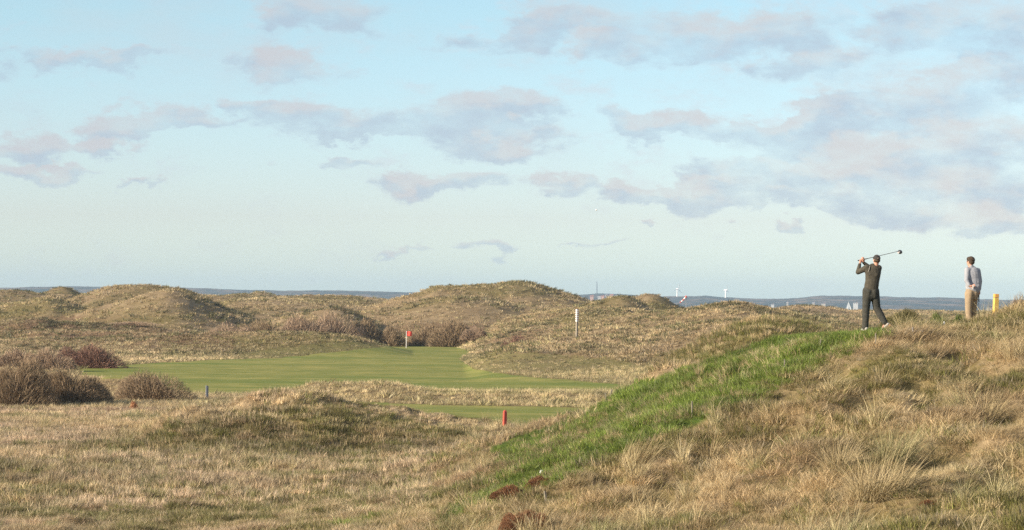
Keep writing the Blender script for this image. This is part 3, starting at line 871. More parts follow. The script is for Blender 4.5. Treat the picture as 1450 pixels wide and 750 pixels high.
shrub(604, 484, 76, 32, 334, 'brown', 'dark olive thicket right behind the red flag', 140, 2800, G2)
shrub(642, 489, 106, 44, 332, 'brown', 'tall rounded brown thicket right of the red flag', 180, 4600, G2)
shrub(676, 490, 54, 30, 328, 'pink', 'pale brown thicket at the right end of the row past the flag', 120, 2400, G2)
shrub(735, 484, 60, 16, 275, 'purple', 'low reddish brown scrub on the dune side right of the thickets', 100, 1800, G2)
shrub(30, 466, 110, 16, 360, 'pink', 'low pinkish scrub on the far flat at the left edge', 110, 1800, G2)
shrub(190, 470, 130, 12, 345, 'pink', 'long low pinkish scrub below the big left dune', 110, 2000, G2)
# by the tee
shrub(1446, 452, 78, 44, 70, 'brown', 'bare twiggy brown bush behind the yellow post at the right edge', 190, 1800, base_spread=.3)
shrub(1280, 468, 128, 36, 67.5, 'moss', 'low olive brown bush just right of the golfer beyond the tee', 200, 9000, lumps=2)
shrub(1328, 464, 58, 26, 67.5, 'green', 'small dark green bush between the golfer and the standing man', 90, 4000, lumps=2)
shrub(1356, 462, 46, 22, 68, 'green', 'tiny green bush at the feet of the standing man', 80, 3000, lumps=2)
shrub(1042, 534, 24, 20, None, 'green', 'dark green little shrub on the bank below the tee', 50, 1300)
# heather mounds at the foot of the slope
G3 = 'russet heather mounds'
shrub(762, 693, 52, 22, None, 'russet', 'dark russet heather mound beside the white ball, the upper of the two', 130, 3600, G3, 'heather_mound', 'heather', .55, .7, .2, 3)
shrub(722, 708, 72, 25, None, 'russet', 'lighter russet heather mound touching the upper dark one on its left', 130, 3400, G3, 'heather_mound', 'heather', .55, .7, .2, 3)
shrub(744, 752, 96, 34, None, 'russet', 'large russet heather mound at the bottom edge of the view', 160, 5200, G3, 'heather_mound', 'heather', .55, .7, .2, 3)
shrub(1318, 716, 44, 10, None, 'russet', 'flat dark red moss patch right of the big marram tussock', 60, 1500, G3, 'heather_mound', 'heather', .55, .7, .2, 3)
shrub(1352, 622, 46, 9, None, 'russet', 'small dark red heather patch below the pale bent tussock on the right', 60, 1300, G3, 'heather_mound', 'heather', .55, .7, .2, 3)
shrub(190, 582, 20, 17, None, 'orange', 'small orange tuft of dead stalks in front of the pinkish shrub', 60, 500, None, 'dead_stalks', 'plant', .5, .8, .6, 2)
shrub(197, 627, 26, 8, None, 'russet', 'tiny brown heather hump on the left flat', 50, 700, G3, 'heather_mound', 'heather', .55, .7, .2, 3)

# ------------------------------------------------------------------ big single tussocks
marram_mats = [twig_mat('marram_straw', (.30, .23, .12), (.52, .42, .24)), twig_mat('marram_green', (.17, .17, .08), (.42, .36, .19))]
def tussock(px, py, wpx, hpx, label, mt=0, n=420, lean=.3, side=.35):
    x, Y, z = hit(px, py)
    s = Y / F
    h = hpx * s; w = wpx * s
    n = int(n * 1.7); a = rng.uniform(0, 6.283, n); ra = w * .30 * np.sqrt(rng.uniform(0, 1, n))
    base = np.stack([ra * np.cos(a), ra * np.sin(a) * .8, np.full(n, -.05)], -1)
    d = wind(a + rng.normal(0, .5, n), side)
    V, Q = ribbons(base, d, rng.uniform(.35, 1.1, n) ** 1.2 * h * 1.15, rng.uniform(.004, .009, n), rng.uniform(.3, 2.0, n), rng.uniform(.05, lean + .35, n), 6)
    me = np_mesh('tussock', V, Q, smooth=False)
    at = me.attributes.new('tone', 'FLOAT', 'POINT'); at.data.foreach_set('value', np.repeat(rng.uniform(0, 1, n), 14).astype(np.float32))
    o = link('marram_tussock', me, marram_mats[mt], loc=(x, Y, z - .03))
    tag(o, label, 'grass tussock', 'big marram tussocks on the near slope')
tussock(1245, 700, 130, 80, 'largest arching marram tussock low in the middle of the right slope', 0, 800, .9, .7)
tussock(1268, 650, 80, 66, 'green grey marram tussock standing just behind the largest one', 1, 420, .5, .8)
tussock(1188, 668, 60, 62, 'straw coloured tussock with a dark hollow at its right, left of the largest one', 0, 380, .2)
tussock(1395, 600, 50, 62, 'pale upright tussock with bent stalks beside it on the right slope', 0, 260, .35)
tussock(1366, 575, 60, 50, 'loose leaning tussock left of the pale upright one', 1, 220, .7, -.6)
tussock(1434, 510, 26, 52, 'tall thin yellowish tussock at the right edge below the bush', 0, 130, .2)
tussock(1434, 447, 30, 40, 'thin bleached tussock against the twiggy bush beside the yellow post', 0, 90, .4)
tussock(905, 655, 90, 52, 'wide combed marram tussock on the edge between green bank and dry slope', 0, 520, .6, 1.1)
tussock(1003, 655, 34, 46, 'upright yellow tussock right of the wide combed one', 0, 200, .2)
tussock(1252, 545, 40, 34, 'small pale tussock under the golfer on the slope', 0, 160, .3)
tussock(1150, 610, 34, 34, 'small bent tussock halfway between golfer and green bank', 0, 150, .4, .8)
tussock(812, 690, 40, 36, 'thin straw tussock above the russet heather mounds', 0, 150, .4, .7)
tussock(640, 752, 50, 40, 'grey green tussock at the bottom edge left of the heather mounds', 1, 240, .4)
tussock(60, 610, 30, 30, 'lone pale yellow tussock on the left flat', 0, 180, .3)
tussock(288, 628, 26, 34, 'pale yellow tussock at the left foot of the near dune', 0, 140, .3)
tussock(1290, 480, 40, 18, 'low yellowish tussock just right of the tee', 0, 160, .5)

# ------------------------------------------------------------------ small mesh tools
def lathe_pts(rings, n=14):
    """rings: list of (centre Vector, axis-frame (u,v), ru, rv) -> closed skin"""
    V = []; Q = []; T = []
    for (c, u, v, ru, rv) in rings:
        for k in range(n):
            a = 2 * math.pi * k / n
            V.append(c + u * (ru * math.cos(a)) + v * (rv * math.sin(a)))
    for j in range(len(rings) - 1):
        for k in range(n):
            a = j * n + k; b = j * n + (k + 1) % n
            Q.append((a, b, b + n, a + n))
    V.append(rings[0][0]); V.append(rings[-1][0]); s = len(V) - 2; e = s + 1; L = (len(rings) - 1) * n
    for k in range(n):
        T.append((s, (k + 1) % n, k)); T.append((e, L + k, L + (k + 1) % n))
    return V, Q, T

def frame(d, hint=None):
    d = d.normalized()
    h = hint if hint is not None else (Vector((0, 0, 1)) if abs(d.z) < .9 else Vector((0, 1, 0)))
    u = d.cross(h)
    if u.length < 1e-6: u = d.cross(Vector((1, 0, 0)))
    u.normalize(); v = d.cross(u).normalized()
    return u, v

def bm_skin(bm, rings, n=14):
    V, Q, T = lathe_pts(rings, n)
    vs = [bm.verts.new(v) for v in V]
    for f in Q + T:
        try: bm.faces.new([vs[i] for i in f])
        except ValueError: pass

def cap(bm, a, b, ra, rb, sv=1.0, hint=None, n=14):
    """tapered limb with round ends; sv squashes it across the hint"""
    a = Vector(a); b = Vector(b); d = (b - a).normalized(); u, v = frame(d, None if hint is None else Vector(hint))
    rings = []
    for k in range(1, 5):
        t = math.pi / 2 * k / 4
        rings.append((a - d * ra * math.cos(t), u, v, ra * math.sin(t), ra * math.sin(t) * sv))
    for k in range(1, 4):
        q = k / 4; r = ra + (rb - ra) * q
        rings.append((a.lerp(b, q), u, v, r, r * sv))
    for k in range(0, 4):
        t = math.pi / 2 * k / 4
        rings.append((b + d * rb * math.sin(t), u, v, rb * math.cos(t), rb * math.cos(t) * sv))
    bm_skin(bm, rings, n)

def ell(bm, c, r, rot=(0, 0, 0)):
    M = Matrix.Translation(Vector(c)) @ Euler(rot).to_matrix().to_4x4() @ Matrix.Diagonal((*r, 1))
    bmesh.ops.create_uvsphere(bm, u_segments=16, v_segments=10, radius=1, matrix=M)

def box(bm, c, s, rot=(0, 0, 0), bev=0.0):
    M = Matrix.Translation(Vector(c)) @ Euler(rot).to_matrix().to_4x4() @ Matrix.Diagonal((*s, 1))
    g = bmesh.ops.create_cube(bm, size=1, matrix=M)
    if bev:
        es = list({e for v in g['verts'] for e in v.link_edges})
        bmesh.ops.bevel(bm, geom=es, offset=bev, segments=2, affect='EDGES', profile=.6)

def fin(name, bm, m, parent=None, loc=None, voxel=None, smooth=True, it=6):
    bmesh.ops.recalc_face_normals(bm, faces=bm.faces[:])
    me = bpy.data.meshes.new(name); bm.to_mesh(me); bm.free()
    if voxel:
        o = bpy.data.objects.new('tmp', me); C.objects.link(o)
        r = o.modifiers.new('r', 'REMESH'); r.mode = 'VOXEL'; r.voxel_size = voxel; r.use_smooth_shade = True
        sm = o.modifiers.new('s', 'SMOOTH'); sm.iterations = it; sm.factor = .5
        dg = bpy.context.evaluated_depsgraph_get()
        me2 = bpy.data.meshes.new_from_object(o.evaluated_get(dg))
        bpy.data.objects.remove(o); bpy.data.meshes.remove(me); me = me2; me.name = name
        me.materials.clear()
    if smooth: me.polygons.foreach_set('use_smooth', np.ones(len(me.polygons), bool))
    return link(name, me, m, parent, loc)

# ------------------------------------------------------------------ people
SKIN = mat('skin', (.56, .31, .22), .55, .3, (60, (.48, .24, .17), .4, .65))
EYE = mat('eye', (.03, .025, .02), .2)
HAIR = mat('dark_brown_hair', (.045, .030, .020), .6, .3, (120, (.09, .062, .04), .4, .6), .5, 160)
SWEATER = mat('olive_black_sweater', (.068, .061, .048), .9, .1, (18, (.092, .082, .064), .4, .65), .3, 90)
TROUS_D = mat('dark_grey_trousers', (.048, .047, .040), .85, .15, (16, (.068, .066, .055), .4, .65), .3, 60)
TROUS_T = mat('tan_trousers', (.30, .225, .145), .85, .15, (14, (.37, .28, .185), .4, .65), .3, 60)
JACKET = mat('pale_grey_blue_jacket', (.29, .30, .335), .8, .15, (12, (.36, .365, .39), .4, .65), .35, 40)
WHITE = mat('white_leather', (.44, .41, .38), .5)
SOLE = mat('brown_sole', (.30, .17, .09), .8)
CAPM = mat('dark_cap', (.05, .045, .04), .8, .2)
CAPW = mat('pale_cap_badge', (.42, .33, .28), .7)
STEEL = mat('graphite_shaft', (.10, .10, .11), .35, .5, metal=.6)
BLACK = mat('black_rubber', (.02, .02, .02), .6)
CLUBH = mat('club_head', (.05, .05, .055), .3, .6)

def hand(bm, wrist, f, n, thumb_side, curl=1.0, sc_=1.0):
    """palm, four unequal curled fingers and a thumb; f along the hand, n the way the palm faces"""
    f = Vector(f).normalized(); n = Vector(n); n = (n - f * n.dot(f)).normalized(); s = f.cross(n) * thumb_side
    w = Vector(wrist)
    cap(bm, w, w + f * .035 * sc_, .026 * sc_, .034 * sc_, .7, s)
    cap(bm, w + f * .035 * sc_, w + f * .085 * sc_, .036 * sc_, .036 * sc_, .55, s)
    for i, L in enumerate((.070, .078, .072, .056)):
        p = w + f * (.098 - .004 * abs(i - 1)) * sc_ + s * (.030 - .020 * i) * sc_
        ang = 0
        for j, q in enumerate((.45, .32, .23)):
            ang += (.55, .75, .5)[j] * curl
            d = f * math.cos(ang) + n * math.sin(ang)
            e = p + d * L * q * sc_
            cap(bm, p, e, .0095 * sc_, .0085 * sc_, n=8)
            p = e
    p = w + f * .03 * sc_ + s * .03 * sc_
    for j, (q, k) in enumerate(((.035, .012), (.028, .010))):
        d = (f * .7 + s * (.7 - .5 * j) + n * (.45 + .4 * j) * curl).normalized()
        e = p + d * q * sc_
        cap(bm, p, e, k * sc_, (k - .0015) * sc_, n=8); p = e

def head(bm, c, face, tilt=0):
    """skull, jaw, nose, ears, brow; face = unit vector of the gaze"""
    c = Vector(c); f = Vector(face).normalized(); r = Vector((0, 0, 1)); s = f.cross(r).normalized(); r = s.cross(f).normalized()
    rot = Matrix((s, f, r)).transposed().to_euler()
    ell(bm, c + r * .02, (.076, .096, .108), rot)
    ell(bm, c + f * .03 - r * .055, (.056, .066, .066), rot)
    ell(bm, c + f * .098 - r * .015, (.013, .020, .026), rot)
    ell(bm, c + f * .088 - r * .062, (.026, .010, .010), rot)
    ell(bm, c + f * .080 + r * .022, (.050, .014, .010), rot)
    for k in (-1, 1): ell(bm, c + s * .078 * k - r * .008, (.011, .020, .032), rot)
    return f, s, r, rot

def eyes(root, c, f, s, r):
    for k in (-1, 1):
        bm = bmesh.new(); ell(bm, Vector(c) + f * .086 + s * .031 * k + r * .002, (.012, .008, .008))
        fin('eye', bm, EYE, root)
    bm = bmesh.new(); ell(bm, Vector(c) + f * .094 - r * .062, (.022, .006, .004)); fin('mouth', bm, mat('lips', (.40, .16, .13)), root)

def golfer():
    Y = 57.0; s = F / Y
    x0, _, zf = W(1236, 470, Y)
    z0 = gz(x0, Y)
    a0, b0 = ray(1236, 470)
    def P(px, py, dy=0.0):
        x, y, z = W(px, py, Y)
        return Vector((x - x0, dy, z - zf))
    root = empty('person', (x0, Y, z0 + .01))
    tag(root, 'golfer in dark sweater and cap at the end of a full swing on the tee', 'person')
    hc = P(1241.2, 369.6, -.02); neck = P(1239.6, 377, .0)
    shL = P(1227.4, 380.0, -.03); shR = P(1244.6, 380.5, .02)
    elL = P(1215.8, 386.4, .10); wrL = P(1219.6, 373.2, .20)
    elR = P(1234.0, 379.5, .30); wrR = P(1224.2, 371.6, .26)
    hipL = P(1228.2, 413, 0); hipR = P(1238.4, 413, .02)
    knL = P(1226.6, 438, .03); anL = P(1225.0, 464.6, .0)
    knR = P(1242.0, 437, .05); anR = P(1253.4, 458.0, -.02)
    gaze = Vector((-.28, .95, .06)).normalized()
    # --- body
    bm = bmesh.new()
    f, sd, r, rot = head(bm, hc, gaze)
    cap(bm, neck - Vector((0, 0, .06)), hc - Vector((0, 0, .05)), .060, .054)
    cap(bm, P(1235.6, 384), P(1234.5, 398), .125, .115, .72, (0, 1, 0)); cap(bm, P(1234.5, 398), P(1233.5, 412), .11, .12, .78, (0, 1, 0))
    cap(bm, shL, neck, .05, .05); cap(bm, shR, neck, .05, .05); cap(bm, shL, P(1234, 392), .05, .1); cap(bm, shR, P(1236, 392), .05, .1)
    for S, E, Wr in ((shL, elL, wrL), (shR, elR, wrR)):
        cap(bm, S, E, .048, .038); cap(bm, E, Wr, .038, .027)
    for H, K, A in ((hipL, knL, anL), (hipR, knR, anR)):
        cap(bm, H, K, .078, .052); cap(bm, K, A, .053, .036)
    gd = (P(1267, 357.8, -.62) - P(1223, 368.2, .22)).normalized()        # line of the shaft
    hp = P(1222.6, 368.6, .22)
    hand(bm, wrL, hp - gd * .03 - wrL, gd.cross(Vector((0, 0, 1))) * -1 + Vector((.4, 0, .5)), 1, 1.25)
    hand(bm, wrR, hp + gd * .05 - wrR, Vector((-.5, -.2, .6)), -1, 1.25)
    cap(bm, anL, P(1224.2, 468, .05), .04, .035); cap(bm, anR, P(1251, 464.5, .0), .038, .034)
    fin('body', bm, SKIN, root, voxel=.0065, it=3)
    eyes(root, hc, f, sd, r)
    # --- sweater
    bm = bmesh.new()
    H = (0, 1, 0)
    cap(bm, P(1236.4, 386), P(1235.4, 397), .190, .170, .62, H); cap(bm, P(1235.4, 397), P(1234.2, 406), .168, .168, .66, H)
    cap(bm, P(1234.2, 404), P(1233.6, 410), .170, .172, .70, H)
    cap(bm, P(1236.6, 381), P(1236.0, 390), .125, .150, .62, H)
    cap(bm, shL + Vector((.03, 0, 0)), shR - Vector((.02, 0, 0)), .072, .074, 1.0)
    cap(bm, neck - Vector((0, 0, .09)), neck - Vector((0, 0, .005)), .085, .062)
    cap(bm, shL, elL, .078, .058); cap(bm, elL, P(1218.9, 375.4, .19), .057, .040)
    cap(bm, shR, elR, .076, .056); cap(bm, elR, P(1225.4, 372.8, .265), .055, .038)
    cap(bm, shL, P(1232, 388, 0), .075, .12); cap(bm, shR, P(1239.5, 390, .0), .074, .12)
    sw = fin('sweater', bm, SWEATER, root, voxel=.011, it=4)
    bm = bmesh.new()
    pts = [P(1231.0, 377.5, -.075), P(1230.2, 380, -.108), P(1229.6, 383, -.118), P(1228.4, 386, -.100)]
    for a, b in zip(pts, pts[1:]): cap(bm, a, b, .007, .007, n=8)
    fin('seam', bm, mat('pale_seam', (.35, .32, .28)), root)
    # --- trousers
    bm = bmesh.new()
    cap(bm, P(1233.6, 410), P(1233.2, 417), .165, .165, .70, H)
    cap(bm, hipL, knL, .118, .090, .95); cap(bm, knL, P(1225.2, 464.5, .0), .090, .074)
    cap(bm, hipR, knR, .116, .090, .95); cap(bm, knR, P(1252.4, 457.0, -.02), .090, .076)
    cap(bm, P(1229.5, 414, -.05), P(1229.5, 420, -.03), .085, .08); cap(bm, P(1237.5, 414, -.05), P(1237.8, 420, -.03), .085, .08)
    fin('trousers', bm, TROUS_D, root, voxel=.011, it=4)
    bm = bmesh.new()
    cap(bm, P(1228, 409.0, -.0), P(1239, 409.0, 0), .03, .03); bm.free()
    # --- shoes
    bm = bmesh.new()
    a = P(1226.4, 467.6, -.04); b = P(1222.6, 468.2, .14)
    cap(bm, a, b, .044, .040, .85, (0, 0, 1)); cap(bm, a + Vector((0, 0, .02)), anL + Vector((0, 0, -.02)), .045, .045)
    bmesh.ops.bisect_plane(bm, geom=bm.verts[:] + bm.edges[:] + bm.faces[:], plane_co=(0, 0, .012), plane_no=(0, 0, 1), clear_inner=True)
    fin('shoe', bm, WHITE, root)
    bm = bmesh.new(); box(bm, (P(1224.6, 470, .05).x, .05, .008), (.085, .27, .018), (0, 0, .2), .006); fin('shoe_sole', bm, SOLE, root)
    bm = bmesh.new()
    heel = P(1256.6, 460.4, -.06); toe = P(1248.8, 468.6, .06)
    cap(bm, heel, toe, .042, .036, .85); cap(bm, P(1255.2, 459.6, -.02), P(1252.5, 463.5, .0), .045, .045)
    fin('shoe', bm, WHITE, root)
    bm = bmesh.new()
    off = Vector((.032, -.022, -.026))
    cap(bm, heel + off, toe + off, .040, .034, .32, Vector((.032, -.022, -.026)).normalized().cross((toe - heel).normalized()))
    fin('shoe_sole', bm, SOLE, root)
    # --- cap worn back to front, and the hair below it
    bm = bmesh.new(); ell(bm, hc + r * .045 - f * .002, (.084, .104, .090), rot)
    bmesh.ops.bisect_plane(bm, geom=bm.verts[:] + bm.edges[:] + bm.faces[:], plane_co=hc + r * .022, plane_no=r, clear_inner=True)
    cp_ = fin('cap', bm, CAPM, root)
    bm = bmesh.new(); cap(bm, hc + f * .08 + r * .03, hc + f * .15 + r * .018, .06, .05, .14, sd); fin('cap_peak', bm, CAPM, cp_)
    bm = bmesh.new(); ell(bm, hc - f * .088 + r * .05, (.036, .016, .024), rot); fin('cap_opening', bm, CAPW, cp_)
    bm = bmesh.new(); ell(bm, hc - f * .010 - r * .004, (.081, .094, .060), rot)
    bmesh.ops.bisect_plane(bm, geom=bm.verts[:] + bm.edges[:] + bm.faces[:], plane_co=hc + f * .03, plane_no=-f, clear_inner=True)
    fin('hair', bm, HAIR, root)
    # --- the driver
    club = empty('golf_club', (x0, Y, z0 + .01)); tag(club, 'dark driver held over the golfer\'s left shoulder with its round head to the right', 'golf club')
    g0 = hp - gd * .12; g1 = hp + gd * .16
    tip = P(1266.2, 357.6, -.62)
    bm = bmesh.new(); cap(bm, g0, g1, .014, .011, n=10); fin('grip', bm, BLACK, club)
    bm = bmesh.new(); cap(bm, g1, tip, .0085, .0065, n=10); fin('shaft', bm, STEEL, club)
    bm = bmesh.new(); ell(bm, P(1268.0, 358.6, -.66), (.056, .062, .050), (.2, .3, .4)); cap(bm, tip, P(1267, 358.2, -.64), .012, .018); hd = fin('club_head', bm, CLUBH, club, voxel=.006)
    bm = bmesh.new(); ell(bm, P(1265.9, 358.9, -.67), (.014, .045, .034), (.2, .3, .4)); fin('club_face', bm, mat('pale_club_face', (.55, .50, .48), .4), hd)
golfer()

def standing_man():
    Y = 62.0
    x0, _, zf = W(1374, 461.5, Y)
    z0 = gz(x0, Y)
    def P(px, py, dy=0.0):
        x, y, z = W(px, py, Y)
        return Vector((x - x0, dy, z - zf))
    z0 -= .05
    root = empty('person', (x0, Y, z0 + .01))
    tag(root, 'bareheaded man in pale grey jacket and tan trousers standing with one hand behind his back', 'person')
    H = (0, 1, 0)
    hc = P(1374.2, 370.8, .0); neck = P(1375, 378, 0)
    shL = P(1369.4, 382.5, -.05); shR = P(1384.6, 383.5, .04)
    elL = P(1367.2, 397.5, -.14); wrL = P(1370.6, 405.2, -.22)
    elR = P(1388.0, 398, .05); wrR = P(1387.4, 411, .09)
    hipL = P(1372.2, 416, -.02); hipR = P(1380.2, 416, .06)
    knL = P(1371.4, 438, -.01); anL = P(1372.4, 458, -.03)
    knR = P(1379.6, 437, .12); anR = P(1378.4, 456, .15)
    gaze = Vector((-.70, .70, -.05)).normalized()
    bm = bmesh.new()
    f, sd, r, rot = head(bm, hc, gaze)
    cap(bm, neck - Vector((0, 0, .06)), hc - Vector((0, 0, .05)), .060, .054)
    cap(bm, P(1377, 388), P(1377.5, 400), .125, .118, .75, H); cap(bm, P(1377.5, 400), P(1376, 414), .115, .12, .78, H)
    cap(bm, shL, neck, .05, .05); cap(bm, shR, neck, .05, .05)
    for S, E, Wr in ((shL, elL, wrL), (shR, elR, wrR)):
        cap(bm, S, E, .048, .038); cap(bm, E, Wr, .038, .027)
    for Hh, K, A in ((hipL, knL, anL), (hipR, knR, anR)):
        cap(bm, Hh, K, .078, .052); cap(bm, K, A, .053, .036)
        cap(bm, A, A + Vector((-.06, .10, -.06)), .035, .03)
    hand(bm, wrL, Vector((.95, -.1, .08)), Vector((0, -1, .2)), 1, .9)
    hand(bm, wrR, Vector((0, .05, -1)), Vector((-1, 0, 0)), 1, 1.25)
    fin('body', bm, SKIN, root, voxel=.0065, it=3)
    eyes(root, hc, f, sd, r)
    bm = bmesh.new()
    cap(bm, P(1377.2, 388), P(1378, 400), .195, .195, .66, H); cap(bm, P(1378, 398), P(1378.2, 407), .198, .205, .68, H)
    cap(bm, P(1376.5, 383), P(1377, 391), .125, .165, .64, H)
    cap(bm, shL + Vector((.03, 0, 0)), shR - Vector((.02, 0, 0)), .070, .072)
    cap(bm, neck - Vector((0, 0, .08)), neck + Vector((0, 0, .005)), .085, .068)
    cap(bm, shL, elL, .080, .062); cap(bm, elL, P(1370.0, 404.0, -.205), .062, .046)
    cap(bm, shR, elR, .080, .062); cap(bm, elR, P(1387.6, 409.8, .085), .062, .048)
    cap(bm, shL, P(1373, 390, 0), .075, .13); cap(bm, shR, P(1381.5, 391, .02), .074, .13)
    cap(bm, P(1383.6, 404, .02), P(1384.0, 409.5, .02), .09, .09)
    # loose folds across the back
    cap(bm, P(1370, 393, -.08), P(1384, 400, -.07), .05, .05); cap(bm, P(1372, 403, -.10), P(1384, 405, -.08), .045, .05); cap(bm, P(1380, 384, -.07), P(1384.5, 398, -.06), .04, .045)
    fin('jacket', bm, JACKET, root, voxel=.011, it=4)
    bm = bmesh.new()
    cap(bm, P(1375.8, 411), P(1375.8, 416), .155, .158, .8, H)
    cap(bm, hipL, knL, .118, .090, .95); cap(bm, knL, P(1372.4, 459.5, -.03), .088, .075)
    cap(bm, hipR, knR, .112, .088, .95); cap(bm, knR, P(1378.4, 457.5, .15), .086, .074)
    cap(bm, P(1373, 415, -.07), P(1373, 421, -.05), .09, .085); cap(bm, P(1380, 415, -.03), P(1380, 421, .0), .088, .085)
    fin('trousers', bm, TROUS_T, root, voxel=.011, it=4)
    for A in (anL, anR):
        bm = bmesh.new(); cap(bm, A + Vector((.03, -.03, -.055)), A + Vector((-.10, .13, -.065)), .045, .042, .8, (0, 0, 1)); fin('shoe', bm, BLACK, root)
    # hair: a full dark crop, thick at the back
    bm = bmesh.new()
    ell(bm, hc - f * .018 + r * .038, (.094, .102, .102), rot); ell(bm, hc - f * .045 - r * .012, (.082, .066, .070), rot); ell(bm, hc + f * .02 + r * .085, (.075, .08, .05), rot)
    for _ in range(40):
        v = Vector((random.gauss(0, 1), random.gauss(0, 1), abs(random.gauss(0, 1)))).normalized()
        ell(bm, hc - f * .015 + r * .03 + sd * v.x * .088 + f * v.y * .092 + r * v.z * .098, (.022, .022, .016))
    bmesh.ops.bisect_plane(bm, geom=bm.verts[:] + bm.edges[:] + bm.faces[:], plane_co=hc + f * .062 + r * .02, plane_no=(f - r * .75).normalized(), clear_outer=True)
    fin('hair', bm, HAIR, root)
    # what he holds
    g = empty('golf_glove', root.location + wrL); tag(g, 'white golf glove held behind the back of the man in the pale jacket', 'glove')
    bm = bmesh.new(); hp = wrL * 0 + Vector((.095, -.045, .0))
    hand(bm, hp, Vector((-.3, -.25, -.9)), Vector((0, -1, 0)), 1, .35, .62); ell(bm, hp, (.035, .022, .03))
    fin('glove_cloth', bm, WHITE, g, voxel=.006, it=2)
    club = empty('golf_club', root.location); tag(club, 'upright club the man in the pale jacket leans his right hand on', 'golf club')
    t0 = wrR + Vector((.0, .03, -.05)); t1 = wrR + Vector((0, .03, -.30)); t2 = Vector((wrR.x + .02, wrR.y + .05, gz(x0 + wrR.x + .02, Y + wrR.y + .05) - z0 - .01))
    bm = bmesh.new(); cap(bm, t0, t1, .017, .013, n=10); fin('grip', bm, BLACK, club)
    bm = bmesh.new(); cap(bm, t1, t2, .009, .008, n=10); fin('shaft', bm, STEEL, club)
    bm = bmesh.new(); cap(bm, t2 + Vector((0, 0, .03)), t2 + Vector((-.07, .02, .02)), .014, .030, .45, (0, 1, 0)); fin('club_head', bm, mat('iron_head', (.5, .5, .5), .3, .5, metal=.9), club)
standing_man()

# ------------------------------------------------------------------ posts, flag and small things on the course
def paint(name, c, c2): return mat(name, c, .55, .35, (14, c2, .45, .7), .25, 60)
REDP = paint('red_paint', (.50, .09, .06), (.42, .06, .04)); YEL = paint('yellow_paint', (.80, .53, .13), (.66, .42, .10))
WHP = paint('white_paint', (.82, .80, .78), (.66, .62, .58)); GRP = paint('weathered_wood', (.30, .26, .20), (.20, .17, .13)); GREYB = paint('grey_blue_post', (.17, .19, .23), (.24, .24, .25))
ORG = paint('orange_yellow_paint', (.78, .40, .10), (.66, .33, .08))

def yellow_post():
    Y = 60.0; x, _, zt = W(1409.6, 416, Y); z = gz(x, Y); h = zt - z; w = .112
    root = empty('marker_post', (x, Y, z), .25); root.rotation_euler[1] = .03
    tag(root, 'square yellow wooden post with a grooved top standing in the grass at the right', 'post')
    bm = bmesh.new(); box(bm, (0, 0, (h - .10) / 2 - .1), (w, w, h - .10 + .2), bev=.006); fin('post', bm, YEL, root, smooth=False)
    bm = bmesh.new(); box(bm, (0, 0, h - .094), (w * .9, w * .9, .012)); fin('groove', bm, GRP, root, smooth=False)
    bm = bmesh.new(); box(bm, (0, 0, h - .044), (w, w, .088), bev=.010); fin('post_cap', bm, ORG, root, smooth=False)
yellow_post()

def red_stake():
    x, Y, z = hit(714.5, 604, 80, 140); Y = min(Y, 121); x = ray(714.5, 604)[0] * Y; z = gz(x, Y); h = ray(714.5, 579.5)[1] * Y - z; w = .135
    root = empty('marker_stake', (x, Y, z), .5); root.rotation_euler[1] = .02
    tag(root, 'short thick red stake in front of the lower fairway', 'stake')
    bm = bmesh.new(); box(bm, (0, 0, h / 2 - .2), (w, w, h + .2), bev=.01); fin('stake', bm, REDP, root, smooth=False)
    bm = bmesh.new(); bmesh.ops.create_cone(bm, cap_ends=True, segments=4, radius1=w * .70, radius2=.03, depth=.07, matrix=Matrix.Translation((0, 0, h - .06)) @ Matrix.Rotation(R(45), 4, 'Z'))
    fin('stake_top', bm, REDP, root, smooth=False)
red_stake()

def striped_pole():
    Y = 236.0; x, _, zt = W(816.8, 437, Y); z = gz(x, Y); h = zt - z
    root = empty('striped_pole', (x, Y, z), .7); root.rotation_euler[1] = .018
    tag(root, 'tall wooden pole banded white and dark red at its top on the dune', 'marker pole')
    w = .21; hb = 18.2 / F * Y
    bm = bmesh.new(); box(bm, (0, 0, (h - hb) / 2 - .2), (w * .8, w * .8, h - hb + .4), bev=.01); fin('pole', bm, GRP, root, smooth=False)
    n = 6; st = hb / n
    DR = paint('dark_red_paint', (.24, .07, .06), (.17, .05, .045))
    for k in range(n):
        bm = bmesh.new(); box(bm, (0, 0, h - hb + st * (k + .36)), (w, w, st * .72)); fin('white_band', bm, WHP, root, smooth=False)
        bm = bmesh.new(); box(bm, (0, 0, h - hb + st * (k + .86)), (w * .99, w * .99, st * .28)); fin('red_band', bm, DR, root, smooth=False)
striped_pole()

def flag():
    Y = 318.0; x = ray(575.3, 490)[0] * Y; z = gz(x, Y); h = ray(575.3, 468.8)[1] * Y - z
    root = empty('golf_flag', (x, Y, z)); tag(root, 'red golf flag on a white pin at the back of the green', 'flag')
    bm = bmesh.new(); cap(bm, (0, 0, -.05), (0, 0, h), .045, .038, n=10); fin('flag_pole', bm, WHP, root)
    w = 7.6 / F * Y; fh = 6.6 / F * Y
    V = []; nx, nz = 14, 8
    for sgn in (0, 1):
        for j in range(nz + 1):
            for i in range(nx + 1):
                u = i / nx; v = j / nz
                V.append((.03 + u * w, .10 * math.sin(u * 7 + v) * u + sgn * .012, h - v * fh - .05 * u * math.sin(3 * u)))
    Q = []; o = (nx + 1) * (nz + 1)
    for s_ in (0, 1):
        for j in range(nz):
            for i in range(nx):
                a = s_ * o + j * (nx + 1) + i
                q = (a, a + 1, a + nx + 2, a + nx + 1); Q.append(q if s_ else q[::-1])
    link('flag_cloth', np_mesh('flag_cloth', V, Q), mat('red_cloth', (.75, .10, .075), .8, .1), root)
flag()

